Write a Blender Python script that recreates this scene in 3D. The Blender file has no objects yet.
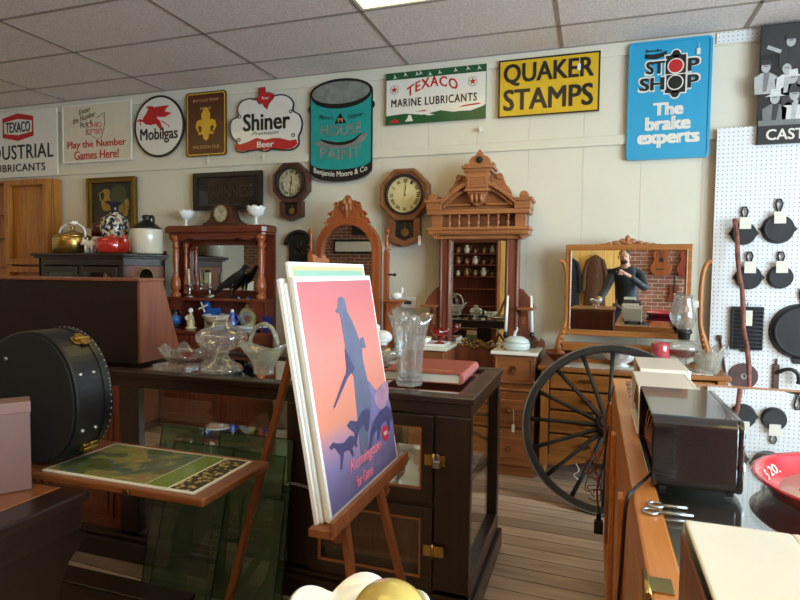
WIN_POWER, TROF = 350, 4.6
import bpy, bmesh, math, random
from mathutils import Matrix, Vector, Euler
random.seed(7)
PI = math.pi
sc = bpy.context.scene
COL = sc.collection

# ------------------------------------------------------------------ helpers
def lin(c):
    r = []
    for v in c[:3]:
        v /= 255.0
        r.append(v / 12.92 if v <= 0.04045 else ((v + 0.055) / 1.055) ** 2.4)
    return (r[0], r[1], r[2], 1.0)

class MB:
    """collects shapes into one mesh"""
    def __init__(s):
        s.bm = bmesh.new(); s.M = Matrix()
    def v(s, p): return s.bm.verts.new(s.M @ Vector(p))
    def f(s, vs, m=0, smooth=False):
        try:
            fc = s.bm.faces.new(vs); fc.material_index = m; fc.smooth = smooth
            return fc
        except ValueError:
            return None
    def box(s, x0, y0, z0, x1, y1, z1, m=0):
        a = [s.v(p) for p in ((x0,y0,z0),(x1,y0,z0),(x1,y1,z0),(x0,y1,z0),(x0,y0,z1),(x1,y0,z1),(x1,y1,z1),(x0,y1,z1))]
        for q in ((0,3,2,1),(4,5,6,7),(0,1,5,4),(1,2,6,5),(2,3,7,6),(3,0,4,7)):
            s.f([a[i] for i in q], m)
        return s
    def bar(s, p, q, w, h, m=0, up=(0,0,1)):
        p, q = Vector(p), Vector(q); d = (q-p).normalized(); up = Vector(up)
        sx = d.cross(up)
        if sx.length < 1e-4: sx = d.cross(Vector((0,1,0)))
        sx.normalize(); sy = sx.cross(d).normalized()
        a = []
        for c in (p, q):
            for i, j in ((-1,-1),(1,-1),(1,1),(-1,1)):
                a.append(s.v(c + sx*(i*w/2) + sy*(j*h/2)))
        for k in ((0,1,2,3),(7,6,5,4),(0,4,5,1),(1,5,6,2),(2,6,7,3),(3,7,4,0)):
            s.f([a[i] for i in k], m)
        return s
    def lathe(s, prof, c=(0,0,0), n=24, m=0, axis='z', sx=1, sy=1, fn=None, close=False, smooth=True):
        rings = []
        for (r, z) in prof:
            ring = []
            for i in range(n):
                a = 2*PI*i/n
                rr, zz = (r, z) if fn is None else fn(r, z, a)
                x, y = rr*math.cos(a)*sx, rr*math.sin(a)*sy
                p = {'z': (x, y, zz), 'y': (x, zz, y), 'x': (zz, x, y)}[axis]
                ring.append(s.v((c[0]+p[0], c[1]+p[1], c[2]+p[2])))
            rings.append(ring)
        L = list(zip(rings, rings[1:]))
        if close: L.append((rings[-1], rings[0]))
        for a, b in L:
            for i in range(n):
                j = (i+1) % n
                s.f([a[i], a[j], b[j], b[i]], m, smooth)
        if not close:
            s.f(rings[0][::-1], m); s.f(rings[-1], m)
        return s
    def cyl(s, p, q, r0, r1=None, n=16, m=0, smooth=True):
        p, q = Vector(p), Vector(q); r1 = r0 if r1 is None else r1
        d = (q-p).normalized(); u = d.orthogonal().normalized(); w = d.cross(u)
        A, B = [], []
        for i in range(n):
            a = 2*PI*i/n; e = u*math.cos(a) + w*math.sin(a)
            A.append(s.v(p+e*r0)); B.append(s.v(q+e*r1))
        for i in range(n):
            j = (i+1) % n
            s.f([A[i], A[j], B[j], B[i]], m, smooth)
        s.f(A[::-1], m); s.f(B, m)
        return s
    def tube(s, pts, r, n=8, m=0, closed=False, smooth=True, flat=None):
        pts = [Vector(p) for p in pts]; rr = r if isinstance(r, (list, tuple)) else [r]*len(pts)
        rings = []; u = None; N = len(pts)
        for k, p in enumerate(pts):
            if closed: d = pts[(k+1) % N]-pts[k-1]
            else: d = pts[min(k+1, N-1)]-pts[max(k-1, 0)]
            d.normalize()
            u = d.orthogonal().normalized() if u is None else (u - d*u.dot(d)).normalized()
            w = d.cross(u); ring = []
            for i in range(n):
                a = 2*PI*i/n
                e = u*math.cos(a)*rr[k] + w*math.sin(a)*rr[k]
                if flat is not None: e = e - Vector(flat)*e.dot(Vector(flat))*0.6
                ring.append(s.v(p+e))
            rings.append(ring)
        L = list(zip(rings, rings[1:]))
        if closed: L.append((rings[-1], rings[0]))
        for a, b in L:
            for i in range(n):
                j = (i+1) % n
                s.f([a[i], a[j], b[j], b[i]], m, smooth)
        if not closed:
            s.f(rings[0][::-1], m); s.f(rings[-1], m)
        return s
    def ball(s, c, r, m=0, n=14, k=8):
        r = (r, r, r) if not isinstance(r, (tuple, list)) else r
        prof = [(math.sin(PI*i/k), -math.cos(PI*i/k)) for i in range(k+1)]
        prof[0] = (0.02, -1); prof[-1] = (0.02, 1)
        M0 = s.M.copy(); s.M = s.M @ Matrix.Translation(c) @ Matrix.Diagonal((r[0], r[1], r[2], 1))
        s.lathe(prof, n=n, m=m); s.M = M0
        return s
    def prism(s, pts, a, b, m=0, plane='xz', side=None):
        """polygon pts extruded between a and b along the third axis"""
        def P(p, t):
            return {'xz': (p[0], t, p[1]), 'xy': (p[0], p[1], t), 'yz': (t, p[0], p[1])}[plane]
        A = [s.v(P(p, a)) for p in pts]; B = [s.v(P(p, b)) for p in pts]; n = len(pts)
        s.f(A, m); s.f(B[::-1], m)
        for i in range(n):
            j = (i+1) % n
            s.f([A[j], A[i], B[i], B[j]], m if side is None else side)
        return s
    def ring(s, po, pi, a, b, m=0, plane='xz'):
        """prism with a hole: outer and inner loops of equal length"""
        def P(p, t):
            return {'xz': (p[0], t, p[1]), 'xy': (p[0], p[1], t), 'yz': (t, p[0], p[1])}[plane]
        n = len(po)
        oa, ob = [s.v(P(p, a)) for p in po], [s.v(P(p, b)) for p in po]
        ia, ib = [s.v(P(p, a)) for p in pi], [s.v(P(p, b)) for p in pi]
        for i in range(n):
            j = (i+1) % n
            s.f([oa[i], oa[j], ia[j], ia[i]], m); s.f([ob[j], ob[i], ib[i], ib[j]], m)
            s.f([oa[j], oa[i], ob[i], ob[j]], m); s.f([ia[i], ia[j], ib[j], ib[i]], m)
        return s
    def frame(s, x0, z0, x1, z1, w, a, b, m=0, plane='xz'):
        w = (w, w, w, w) if not isinstance(w, (tuple, list)) else w     # left, bottom, right, top
        return s.ring([(x0,z0),(x1,z0),(x1,z1),(x0,z1)], [(x0+w[0],z0+w[1]),(x1-w[2],z0+w[1]),(x1-w[2],z1-w[3]),(x0+w[0],z1-w[3])], a, b, m, plane)
    def build(s, name, mats, parent=None, bevel=0, loc=None, rot=None, seg=2, sub=0):
        bmesh.ops.recalc_face_normals(s.bm, faces=s.bm.faces)
        me = bpy.data.meshes.new(name); s.bm.to_mesh(me); s.bm.free()
        for mt in (mats if isinstance(mats, (list, tuple)) else [mats]): me.materials.append(mt)
        o = bpy.data.objects.new(name, me); COL.objects.link(o)
        if parent is not None: o.parent = parent
        if loc: o.location = loc
        if rot: o.rotation_euler = rot
        if bevel:
            b = o.modifiers.new('bevel', 'BEVEL'); b.width = bevel; b.segments = seg; b.limit_method = 'ANGLE'; b.angle_limit = 0.7
        if sub:
            b = o.modifiers.new('sub', 'SUBSURF'); b.levels = sub; b.render_levels = sub
        return o

def thing(name, label, cat, loc=(0,0,0), rotz=0, group=None, rot=None):
    o = bpy.data.objects.new(name, None); COL.objects.link(o)
    o.empty_display_size = 0.05
    o.location = loc; o.rotation_euler = rot if rot else (0, 0, rotz)
    return tag(o, label, cat, group)
def tag(o, label, cat, group=None):
    o['label'] = label; o['category'] = cat
    if group: o['group'] = group
    return o
def struct(o): o['kind'] = 'structure'; return o
def copy_tree(o, parent=None):
    c = o.copy(); COL.objects.link(c); c.parent = parent
    for ch in list(o.children): copy_tree(ch, c)
    return c
def dup(o, loc, label, rotz=None, scale=None):
    c = copy_tree(o); c.location = loc; c['label'] = label
    if rotz is not None: c.rotation_euler = (0, 0, rotz)
    if scale: c.scale = (scale,)*3
    return c

def circ(cx, cz, r, n=32, rz=None, a0=0, a1=2*PI):
    rz = r if rz is None else rz
    k = n if abs(a1-a0-2*PI) < 1e-6 else n-1
    return [(cx+r*math.cos(a0+(a1-a0)*i/k), cz+rz*math.sin(a0+(a1-a0)*i/k)) for i in range(n)]
def rrect(x0, z0, x1, z1, r, n=6):
    p = []
    for cx, cz, a in ((x1-r, z0+r, -PI/2), (x1-r, z1-r, 0), (x0+r, z1-r, PI/2), (x0+r, z0+r, PI)):
        p += [(cx+r*math.cos(a+PI/2*i/n), cz+r*math.sin(a+PI/2*i/n)) for i in range(n+1)]
    return p
def mirror_poly(half):
    """half outline from bottom centre/right side up to top centre, mirrored in x"""
    return half + [(-x, z) for x, z in reversed(half) if abs(x) > 1e-6]
def smooth_pts(pts, k=6, closed=False):
    out = []; n = len(pts); P = [Vector(p) if len(p) == 3 else Vector((p[0], p[1], 0)) for p in pts]
    rng = range(n) if closed else range(n-1)
    for i in rng:
        p0 = P[(i-1) % n] if closed or i > 0 else P[i]; p1 = P[i]; p2 = P[(i+1) % n]
        p3 = P[(i+2) % n] if closed or i+2 < n else p2
        for j in range(k):
            t = j/k
            out.append(0.5*((2*p1)+(p2-p0)*t+(2*p0-5*p1+4*p2-p3)*t*t+(3*p1-p0-3*p2+p3)*t**3))
    if not closed: out.append(P[-1])
    return out if len(pts[0]) == 3 else [(p.x, p.y) for p in out]
def star(cx, cz, r, k=5, ri=.4):
    return [(cx+(r if i % 2 == 0 else r*ri)*math.sin(PI*i/k), cz+(r if i % 2 == 0 else r*ri)*math.cos(PI*i/k)) for i in range(2*k)]

def text_mesh(txt, mat, parent, box, y=0, name='lettering', bold=0.0, shear=0, depth=0.0012, spacing=1.0, rot=0, plane='xz', flip=False, warp=None):
    """lettering fitted to box (x0, z0, x1, z1), facing -y (plane xz) or +z (plane xy)"""
    cu = bpy.data.curves.new(name, 'FONT'); cu.body = txt; cu.offset = 0; cu.extrude = 0.01; cu.shear = shear
    cu.space_character = spacing; cu.resolution_u = 3
    tmp = bpy.data.objects.new(name, cu); COL.objects.link(tmp)
    me = bpy.data.meshes.new_from_object(tmp.evaluated_get(bpy.context.evaluated_depsgraph_get()))
    bpy.data.objects.remove(tmp); bpy.data.curves.remove(cu)
    if bold > 0:      # heavier strokes: the same letters laid again a hair to each side
        bm = bmesh.new(); b2 = bold*.6
        for q, (dx, dy) in enumerate(((-b2, -b2*.5), (b2, -b2*.5), (-b2, b2*.5), (b2, b2*.5))):
            n0 = len(bm.verts); bm.from_mesh(me); bm.verts.ensure_lookup_table()
            for v in bm.verts[n0:]: v.co.x += dx; v.co.y += dy; v.co.z += q*.012
        bm.to_mesh(me); bm.free()
    xs = [v.co.x for v in me.vertices]; ys = [v.co.y for v in me.vertices]
    ax, bx, ay, by = min(xs), max(xs), min(ys), max(ys)
    x0, z0, x1, z1 = box; cr, sr = math.cos(rot), math.sin(rot); cx, cz = (x0+x1)/2, (z0+z1)/2
    for v in me.vertices:
        X = x0+(v.co.x-ax)/(bx-ax)*(x1-x0); Z = z0+(v.co.y-ay)/(by-ay)*(z1-z0)
        if warp: X, Z = warp(X, Z)
        X, Z = cx+(X-cx)*cr-(Z-cz)*sr, cz+(X-cx)*sr+(Z-cz)*cr
        d = (0.5 + v.co.z/0.02)*depth
        v.co = (X, y-d, Z) if plane == 'xz' else (X, Z, y+d)
    me.materials.clear(); me.materials.append(mat)
    o = bpy.data.objects.new(name, me); COL.objects.link(o); o.parent = parent
    return o

# ------------------------------------------------------------------ materials
def base_mat(name):
    m = bpy.data.materials.new(name); m.use_nodes = True
    nt = m.node_tree; b = nt.nodes['Principled BSDF']
    return m, nt, b
def plain(name, rgb, rough=.5, metal=0, spec=.5, var=.06, scale=12, bump=0, coat=0, sheen=0):
    m, nt, b = base_mat(name); N = nt.nodes; L = nt.links
    tc = N.new('ShaderNodeTexCoord'); nz = N.new('ShaderNodeTexNoise'); nz.inputs['Scale'].default_value = scale; nz.inputs['Detail'].default_value = 5
    L.new(tc.outputs['Object'], nz.inputs['Vector'])
    r = N.new('ShaderNodeValToRGB'); c = lin(rgb)
    r.color_ramp.elements[0].position = .25; r.color_ramp.elements[1].position = .75
    r.color_ramp.elements[0].color = tuple(x*(1-var) for x in c[:3])+(1,); r.color_ramp.elements[1].color = tuple(min(1, x*(1+var)) for x in c[:3])+(1,)
    L.new(nz.outputs['Fac'], r.inputs['Fac']); L.new(r.outputs['Color'], b.inputs['Base Color'])
    b.inputs['Roughness'].default_value = rough; b.inputs['Metallic'].default_value = metal; b.inputs['Specular IOR Level'].default_value = spec
    b.inputs['Coat Weight'].default_value = coat
    if bump:
        bp = N.new('ShaderNodeBump'); bp.inputs['Strength'].default_value = bump; bp.inputs['Distance'].default_value = .004
        L.new(nz.outputs['Fac'], bp.inputs['Height']); L.new(bp.outputs['Normal'], b.inputs['Normal'])
    return m
def wood(name, dark, light, axis='x', rough=.4, scale=1.0, coat=.15, contrast=1.0):
    m, nt, b = base_mat(name); N = nt.nodes; L = nt.links
    tc = N.new('ShaderNodeTexCoord'); mp = N.new('ShaderNodeMapping')
    s = {'x': (1.2, 14, 14), 'y': (14, 1.2, 14), 'z': (14, 14, 1.2)}[axis]
    mp.inputs['Scale'].default_value = tuple(v*scale for v in s)
    L.new(tc.outputs['Object'], mp.inputs['Vector'])
    nz = N.new('ShaderNodeTexNoise'); nz.inputs['Scale'].default_value = 2.2; nz.inputs['Detail'].default_value = 8; nz.inputs['Roughness'].default_value = .62; nz.inputs['Distortion'].default_value = .7
    L.new(mp.outputs['Vector'], nz.inputs['Vector'])
    r = N.new('ShaderNodeValToRGB'); e = r.color_ramp.elements
    e[0].position = .5-.22/contrast; e[1].position = .5+.22/contrast; e[0].color = lin(dark); e[1].color = lin(light)
    L.new(nz.outputs['Fac'], r.inputs['Fac']); L.new(r.outputs['Color'], b.inputs['Base Color'])
    b.inputs['Roughness'].default_value = rough; b.inputs['Coat Weight'].default_value = coat; b.inputs['Coat Roughness'].default_value = .25
    bp = N.new('ShaderNodeBump'); bp.inputs['Strength'].default_value = .12; bp.inputs['Distance'].default_value = .003
    L.new(nz.outputs['Fac'], bp.inputs['Height']); L.new(bp.outputs['Normal'], b.inputs['Normal'])
    return m
def schlick(nt, f0, gain):
    """reflectance that rises towards grazing, the same from both sides of the glass"""
    N = nt.nodes; L = nt.links
    ge = N.new('ShaderNodeNewGeometry'); dt = N.new('ShaderNodeVectorMath'); dt.operation = 'DOT_PRODUCT'
    L.new(ge.outputs['Normal'], dt.inputs[0]); L.new(ge.outputs['Incoming'], dt.inputs[1])
    prev = dt.outputs['Value']
    for op, v in (('ABSOLUTE', None), ('SUBTRACT', 1.0), ('POWER', 5.0), ('MULTIPLY', (1-f0)*gain), ('ADD', f0*gain)):
        m_ = N.new('ShaderNodeMath'); m_.operation = op; m_.use_clamp = (op == 'ADD')
        if op == 'SUBTRACT': m_.inputs[0].default_value = 1.0; L.new(prev, m_.inputs[1])
        else:
            L.new(prev, m_.inputs[0])
            if v is not None: m_.inputs[1].default_value = v
        prev = m_.outputs[0]
    return prev
def pane(name, tint=(250, 253, 251), refl=1.0, rough=0.0, film=0, filmcol=(150, 170, 150)):
    """thin sheet glass: clear with a fresnel reflection"""
    m, nt, b = base_mat(name); N = nt.nodes; L = nt.links; N.remove(b)
    out = N['Material Output']; t = N.new('ShaderNodeBsdfTransparent'); g = N.new('ShaderNodeBsdfGlossy'); mx = N.new('ShaderNodeMixShader')
    t.inputs['Color'].default_value = lin(tint); g.inputs['Roughness'].default_value = rough; g.inputs['Color'].default_value = (1, 1, 1, 1)
    L.new(schlick(nt, .04, refl), mx.inputs['Fac']); L.new(t.outputs['BSDF'], mx.inputs[1]); L.new(g.outputs['BSDF'], mx.inputs[2]); L.new(mx.outputs['Shader'], out.inputs['Surface'])
    if film:      # dusty film on old glass
        d = N.new('ShaderNodeBsdfDiffuse'); d.inputs['Color'].default_value = lin(filmcol); m5 = N.new('ShaderNodeMixShader'); m5.inputs['Fac'].default_value = film
        L.new(mx.outputs['Shader'], m5.inputs[1]); L.new(d.outputs['BSDF'], m5.inputs[2]); L.new(m5.outputs[0], out.inputs['Surface'])
    return m
def crystal(name, tint=(252, 254, 254), rough=.04, ior=1.45, mixt=.7, body=.07, gain=2.2):
    """blown or pressed glass: clear walls with strong edge reflections, some refraction and a faint diffuse share standing in for scattered light"""
    m, nt, b = base_mat(name); N = nt.nodes; L = nt.links; N.remove(b)
    out = N['Material Output']; g = N.new('ShaderNodeBsdfGlass'); t = N.new('ShaderNodeBsdfTransparent'); gl = N.new('ShaderNodeBsdfGlossy'); df = N.new('ShaderNodeBsdfTranslucent'); d2 = N.new('ShaderNodeBsdfDiffuse')
    m1, m2, m3, m4 = (N.new('ShaderNodeMixShader') for _ in range(4))
    for n in (g, t, df, d2): n.inputs['Color'].default_value = lin(tint)
    g.inputs['Roughness'].default_value = rough; g.inputs['IOR'].default_value = ior; gl.inputs['Roughness'].default_value = rough; gl.inputs['Color'].default_value = (1, 1, 1, 1)
    m1.inputs['Fac'].default_value = mixt; L.new(g.outputs['BSDF'], m1.inputs[1]); L.new(t.outputs['BSDF'], m1.inputs[2])
    L.new(schlick(nt, .04, gain), m2.inputs['Fac']); L.new(m1.outputs[0], m2.inputs[1]); L.new(gl.outputs['BSDF'], m2.inputs[2])
    m4.inputs['Fac'].default_value = .5; L.new(df.outputs['BSDF'], m4.inputs[1]); L.new(d2.outputs['BSDF'], m4.inputs[2])
    m3.inputs['Fac'].default_value = body; L.new(m2.outputs[0], m3.inputs[1]); L.new(m4.outputs[0], m3.inputs[2]); L.new(m3.outputs[0], out.inputs['Surface'])  # diffuse share stands in for light scattered inside the glass
    return m
def emit(name, rgb, st):
    m, nt, b = base_mat(name); b.inputs['Base Color'].default_value = lin(rgb)
    b.inputs['Emission Color'].default_value = lin(rgb); b.inputs['Emission Strength'].default_value = st
    return m
def metal(name, rgb, rough=.3, var=.15, scale=8): return plain(name, rgb, rough, 1.0, .5, var, scale)
def brick(name, c1, c2, mortar, w, h, mort, rough=.85, rot=0, coord='Object', bump=.5, offset=.5, plane='xz'):
    m, nt, b = base_mat(name); N = nt.nodes; L = nt.links
    tc = N.new('ShaderNodeTexCoord'); mp = N.new('ShaderNodeMapping')
    if plane == 'xz': mp.inputs['Rotation'].default_value = (-PI/2, 0, 0)
    else: mp.inputs['Rotation'].default_value = (0, 0, rot)
    L.new(tc.outputs[coord], mp.inputs['Vector'])
    br = N.new('ShaderNodeTexBrick'); br.inputs['Scale'].default_value = 1; br.inputs['Brick Width'].default_value = w; br.inputs['Row Height'].default_value = h
    br.inputs['Mortar Size'].default_value = mort; br.inputs['Mortar Smooth'].default_value = .3; br.offset = offset; br.inputs['Bias'].default_value = 0
    br.inputs['Color1'].default_value = lin(c1); br.inputs['Color2'].default_value = lin(c2); br.inputs['Mortar'].default_value = lin(mortar)
    L.new(mp.outputs['Vector'], br.inputs['Vector'])
    nz = N.new('ShaderNodeTexNoise'); nz.inputs['Detail'].default_value = 7; nz.inputs['Scale'].default_value = 3
    mp2 = N.new('ShaderNodeMapping'); mp2.inputs['Scale'].default_value = (1, 9, 1) if plane == 'xy' else (3, 3, 3)
    L.new(tc.outputs[coord], mp2.inputs['Vector']); L.new(mp2.outputs['Vector'], nz.inputs['Vector'])
    mx = N.new('ShaderNodeMixRGB'); mx.blend_type = 'OVERLAY'; mx.inputs['Fac'].default_value = .55
    L.new(br.outputs['Color'], mx.inputs['Color1']); L.new(nz.outputs['Fac'], mx.inputs['Color2']); L.new(mx.outputs['Color'], b.inputs['Base Color'])
    b.inputs['Roughness'].default_value = rough
    bp = N.new('ShaderNodeBump'); bp.invert = True; bp.inputs['Strength'].default_value = bump; bp.inputs['Distance'].default_value = .006
    L.new(br.outputs['Fac'], bp.inputs['Height']); L.new(bp.outputs['Normal'], b.inputs['Normal'])
    return m
def ramp_mat(name, stops, axis='z', lo=0, hi=1, rough=.4, noise=.06, nscale=6, coat=0):
    """a printed colour blend along an object axis, broken up with noise"""
    m, nt, b = base_mat(name); N = nt.nodes; L = nt.links
    tc = N.new('ShaderNodeTexCoord'); sx = N.new('ShaderNodeSeparateXYZ'); L.new(tc.outputs['Object'], sx.inputs[0])
    mr = N.new('ShaderNodeMapRange'); mr.inputs['From Min'].default_value = lo; mr.inputs['From Max'].default_value = hi
    L.new(sx.outputs[axis.upper()], mr.inputs['Value'])
    nz = N.new('ShaderNodeTexNoise'); nz.inputs['Scale'].default_value = nscale; nz.inputs['Detail'].default_value = 6; L.new(tc.outputs['Object'], nz.inputs['Vector'])
    ad = N.new('ShaderNodeMath'); ad.operation = 'MULTIPLY_ADD'; ad.inputs[1].default_value = noise*2
    sb = N.new('ShaderNodeMath'); sb.operation = 'SUBTRACT'; sb.inputs[1].default_value = noise
    L.new(nz.outputs['Fac'], ad.inputs[0]); L.new(mr.outputs['Result'], ad.inputs[2]); L.new(ad.outputs[0], sb.inputs[0])
    r = N.new('ShaderNodeValToRGB'); e = r.color_ramp.elements
    while len(e) < len(stops): e.new(.5)
    for el, (p, c) in zip(e, stops): el.position = p
    for el, (p, c) in zip(e, stops): el.color = lin(c)
    L.new(sb.outputs[0], r.inputs['Fac']); L.new(r.outputs['Color'], b.inputs['Base Color'])
    b.inputs['Roughness'].default_value = rough; b.inputs['Coat Weight'].default_value = coat
    return m

W = {}
W['wall'] = plain('cream_paint', (217, 211, 194), .55, var=.03, scale=3)
W['ceil'] = plain('ceiling_tile', (222, 212, 208), .9, var=.22, scale=70, bump=.4)
W['tbar'] = plain('ceiling_grid', (150, 138, 128), .5)  # darker than the tiles: the bars' shadow is put into their colour
W['floor'] = brick('floor_boards', (208, 184, 164), (152, 130, 112), (60, 46, 38), 2.6, .112, .0035, .45, rot=.05, plane='xy', bump=.3, offset=.37)
W['bricks'] = brick('red_brick', (150, 92, 72), (122, 70, 56), (170, 150, 135), .21, .072, .009)
W['goldply'] = wood('golden_ply', (220, 162, 80), (246, 202, 122), 'z', .45)
W['oak'] = wood('golden_oak', (150, 92, 40), (192, 128, 64), 'z', .38)
W['oakx'] = wood('golden_oak_flat', (138, 82, 34), (178, 114, 54), 'x', .38)
W['orange'] = wood('orange_maple', (186, 112, 50), (212, 138, 72), 'y', .32, coat=.3)
W['honey'] = wood('honey_oak', (154, 92, 30), (190, 126, 50), 'z', .42, contrast=1.3)
W['walnut'] = wood('walnut', (112, 64, 34), (158, 98, 56), 'x', .38)
W['walnutz'] = wood('walnut_upright', (88, 46, 32), (126, 70, 48), 'z', .35)
W['walnutl'] = wood('light_walnut', (136, 82, 46), (176, 114, 70), 'x', .4)
W['mahog'] = wood('mahogany', (84, 34, 22), (126, 56, 36), 'z', .32, coat=.3)
W['mahogx'] = wood('mahogany_flat', (84, 34, 22), (124, 54, 34), 'x', .32, coat=.3)
W['cherry'] = wood('cherry', (132, 64, 30), (172, 92, 48), 'z', .34, coat=.3)
W['ebony'] = wood('dark_stain', (30, 20, 16), (52, 36, 28), 'x', .35)
W['case'] = wood('case_brown', (32, 19, 16), (48, 30, 24), 'x', .32, coat=.3)
W['casez'] = wood('case_brown_upright', (31, 19, 16), (46, 29, 24), 'z', .32, coat=.3)
W['boxdark'] = wood('box_dark', (26, 17, 14), (38, 25, 20), 'x', .4)
W['boxred'] = wood('box_red', (108, 58, 40), (150, 88, 64), 'z', .4)
W['teak'] = wood('easel_wood', (118, 62, 32), (154, 90, 50), 'z', .45)
W['board'] = wood('leaf_board', (112, 62, 32), (146, 88, 50), 'x', .3, coat=.4)
W['clockw'] = wood('clock_oak', (104, 62, 36), (150, 96, 60), 'x', .4)
W['clockd'] = wood('clock_dark', (58, 32, 24), (84, 48, 36), 'x', .4)
W['black'] = plain('black_paint', (22, 21, 21), .35, var=.2)
W['iron'] = plain('cast_iron', (34, 34, 38), .5, .3, .5, .2, 20, .1)
W['ironw'] = plain('worn_black_iron', (36, 35, 36), .42, .2, .5, .5, 9, .2)
W['rust'] = plain('rusty_steel', (92, 72, 68), .6, .4, .5, .25, 14)
W['brass'] = metal('brass', (188, 156, 90), .28)
W['brassd'] = metal('old_brass', (130, 100, 52), .4)
W['steel'] = metal('zinc', (176, 182, 188), .3)
W['milk'] = plain('milk_glass', (240, 240, 238), .15, coat=.5, var=.01)
W['white'] = plain('white_enamel', (232, 230, 224), .22, coat=.4, var=.02)
W['paper'] = plain('paper', (226, 222, 210), .7, var=.02)
W['ivory'] = plain('ivory_plastic', (240, 235, 222), .25, coat=.4, var=.015)
W['marble'] = plain('marble', (226, 220, 206), .2, var=.06, scale=6, coat=.3)
W['bake'] = plain('bakelite', (30, 18, 19), .16, var=.12, scale=5, coat=.7)
W['mirror'] = plain('mirror_silver', (214, 218, 216), .0, 1.0, var=.0)
W['pane'] = pane('sheet_glass')
W['pane_top'] = pane('counter_glass', (240, 245, 243), 2.6)
W['green'] = pane('green_sheet_glass', (206, 222, 208), 1.4, film=.11)
W['glass'] = crystal('clear_glass')
W['pressed'] = crystal('pressed_glass', (250, 252, 246), .1, mixt=.6, body=.2)
W['amber'] = crystal('amber_oil', (214, 120, 40), .0, mixt=.6)
W['redglass'] = crystal('red_glass', (220, 30, 30), .02, mixt=.6, body=.2)
W['navy'] = plain('navy', (32, 44, 110), .3)
# ------------------------------------------------------------------ camera, lights, world
EYE = 1.45
cam = bpy.data.cameras.new('camera'); cam.sensor_width = 36; cam.lens = 578/800*36; cam.clip_start = .02
co = bpy.data.objects.new('camera', cam); COL.objects.link(co)
p_, y_, r_ = .0501, -.3229, .0109
fw0 = Vector((math.sin(y_), math.cos(y_), 0)); rt = Vector((math.cos(y_), -math.sin(y_), 0)); up0 = Vector((0, 0, 1))
fw = fw0*math.cos(p_) - up0*math.sin(p_); u = up0*math.cos(p_) + fw0*math.sin(p_)
r2 = rt*math.cos(r_) + u*math.sin(r_); u2 = u*math.cos(r_) - rt*math.sin(r_)
M = Matrix.Identity(4)
for i in range(3): M[i][0] = r2[i]; M[i][1] = u2[i]; M[i][2] = -fw[i]
M.translation = (0, 0, EYE); co.matrix_world = M; sc.camera = co
sc.view_settings.view_transform = 'Standard'; sc.view_settings.look = 'None'; sc.view_settings.gamma = 1
sc.view_settings.use_curve_mapping = False; sc.view_settings.exposure = EXPOSURE = 0.12
sc.cycles.use_denoising = True; sc.cycles.max_bounces = 10; sc.cycles.transparent_max_bounces = 24; sc.cycles.transmission_bounces = 10
sc.cycles.caustics_reflective = False; sc.cycles.caustics_refractive = False; sc.cycles.sample_clamp_indirect = 6

wd = bpy.data.worlds.new('world'); sc.world = wd; wd.use_nodes = True
bg = wd.node_tree.nodes['Background']; bg.inputs['Color'].default_value = (.62, .78, 1, 1); bg.inputs['Strength'].default_value = 1.5

def area(name, loc, rot, sx, sy, power, col):
    l = bpy.data.lights.new(name, 'AREA'); l.shape = 'RECTANGLE'; l.size = sx; l.size_y = sy; l.energy = power; l.color = col
    o = bpy.data.objects.new(name, l); COL.objects.link(o); o.location = loc; o.rotation_euler = rot
    return o

# ------------------------------------------------------------------ the room
YB, ZC = 4.617, 3.147
XL, XR, YF = -8.2, 4.2, -3.2
struct(MB().box(XL, YF, -.06, XR, YB+.15, 0).build('floor', W['floor']))
# back wall: backing and wide boards with narrow grooves
mb = MB().box(XL, YB+.02, 0, XR, YB+.16, ZC+.05)
x = XL
while x < XR:
    mb.box(x+.0006, YB, 0, min(x+.405, XR)-.0006, YB+.021, ZC); x += .405
struct(mb.build('wall_back', W['wall'], bevel=.0012))
struct(MB().box(XL, YB-.02, 2.398, XR, YB, 2.468).build('trim_1', W['wall'], bevel=.004))
struct(MB().box(XL, YB-.012, 3.045, XR, YB, ZC).build('trim_2', W['wall'], bevel=.003))
struct(MB().box(XL-.1, YF, 0, XL, YB, ZC).build('wall_left', W['wall']))
struct(MB().box(XL, YF-.12, 0, XR, YF, ZC).build('wall_front', W['bricks']))
mb = MB()
for i in range(9): mb.box(-1.85+i*.21, YF, 0, -1.85+i*.21+.205, YF+.02, 2.6)
struct(mb.build('trim_3', W['goldply'], bevel=.003))
# right wall with two shop windows
wins = [(-2.7, -.2), (.1, 2.7)]
mb = MB().box(XR, YF, 0, XR+.12, YB, .7).box(XR, YF, 2.75, XR+.12, YB, ZC)
for a, b in ((YF, -2.7), (-.2, .1), (2.7, YB)): mb.box(XR, a, .7, XR+.12, b, 2.75)
struct(mb.build('wall_right', W['wall']))
for i, (a, b) in enumerate(wins):
    mb = MB().frame(a, .7, b, 2.75, .06, XR, XR+.1, 0, 'yz').box(XR+.03, (a+b)/2-.025, .7, XR+.08, (a+b)/2+.025, 2.75)
    mb.box(XR+.05, a+.05, .75, XR+.055, b-.05, 2.7, 1)
    struct(mb.build('window_%d' % (i+1), [W['white'], W['pane']]))
    area('daylight', (XR+.16, (a+b)/2, 1.75), (0, PI/2, 0), 2.0, b-a, WIN_POWER, (.69, .85, 1))
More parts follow.
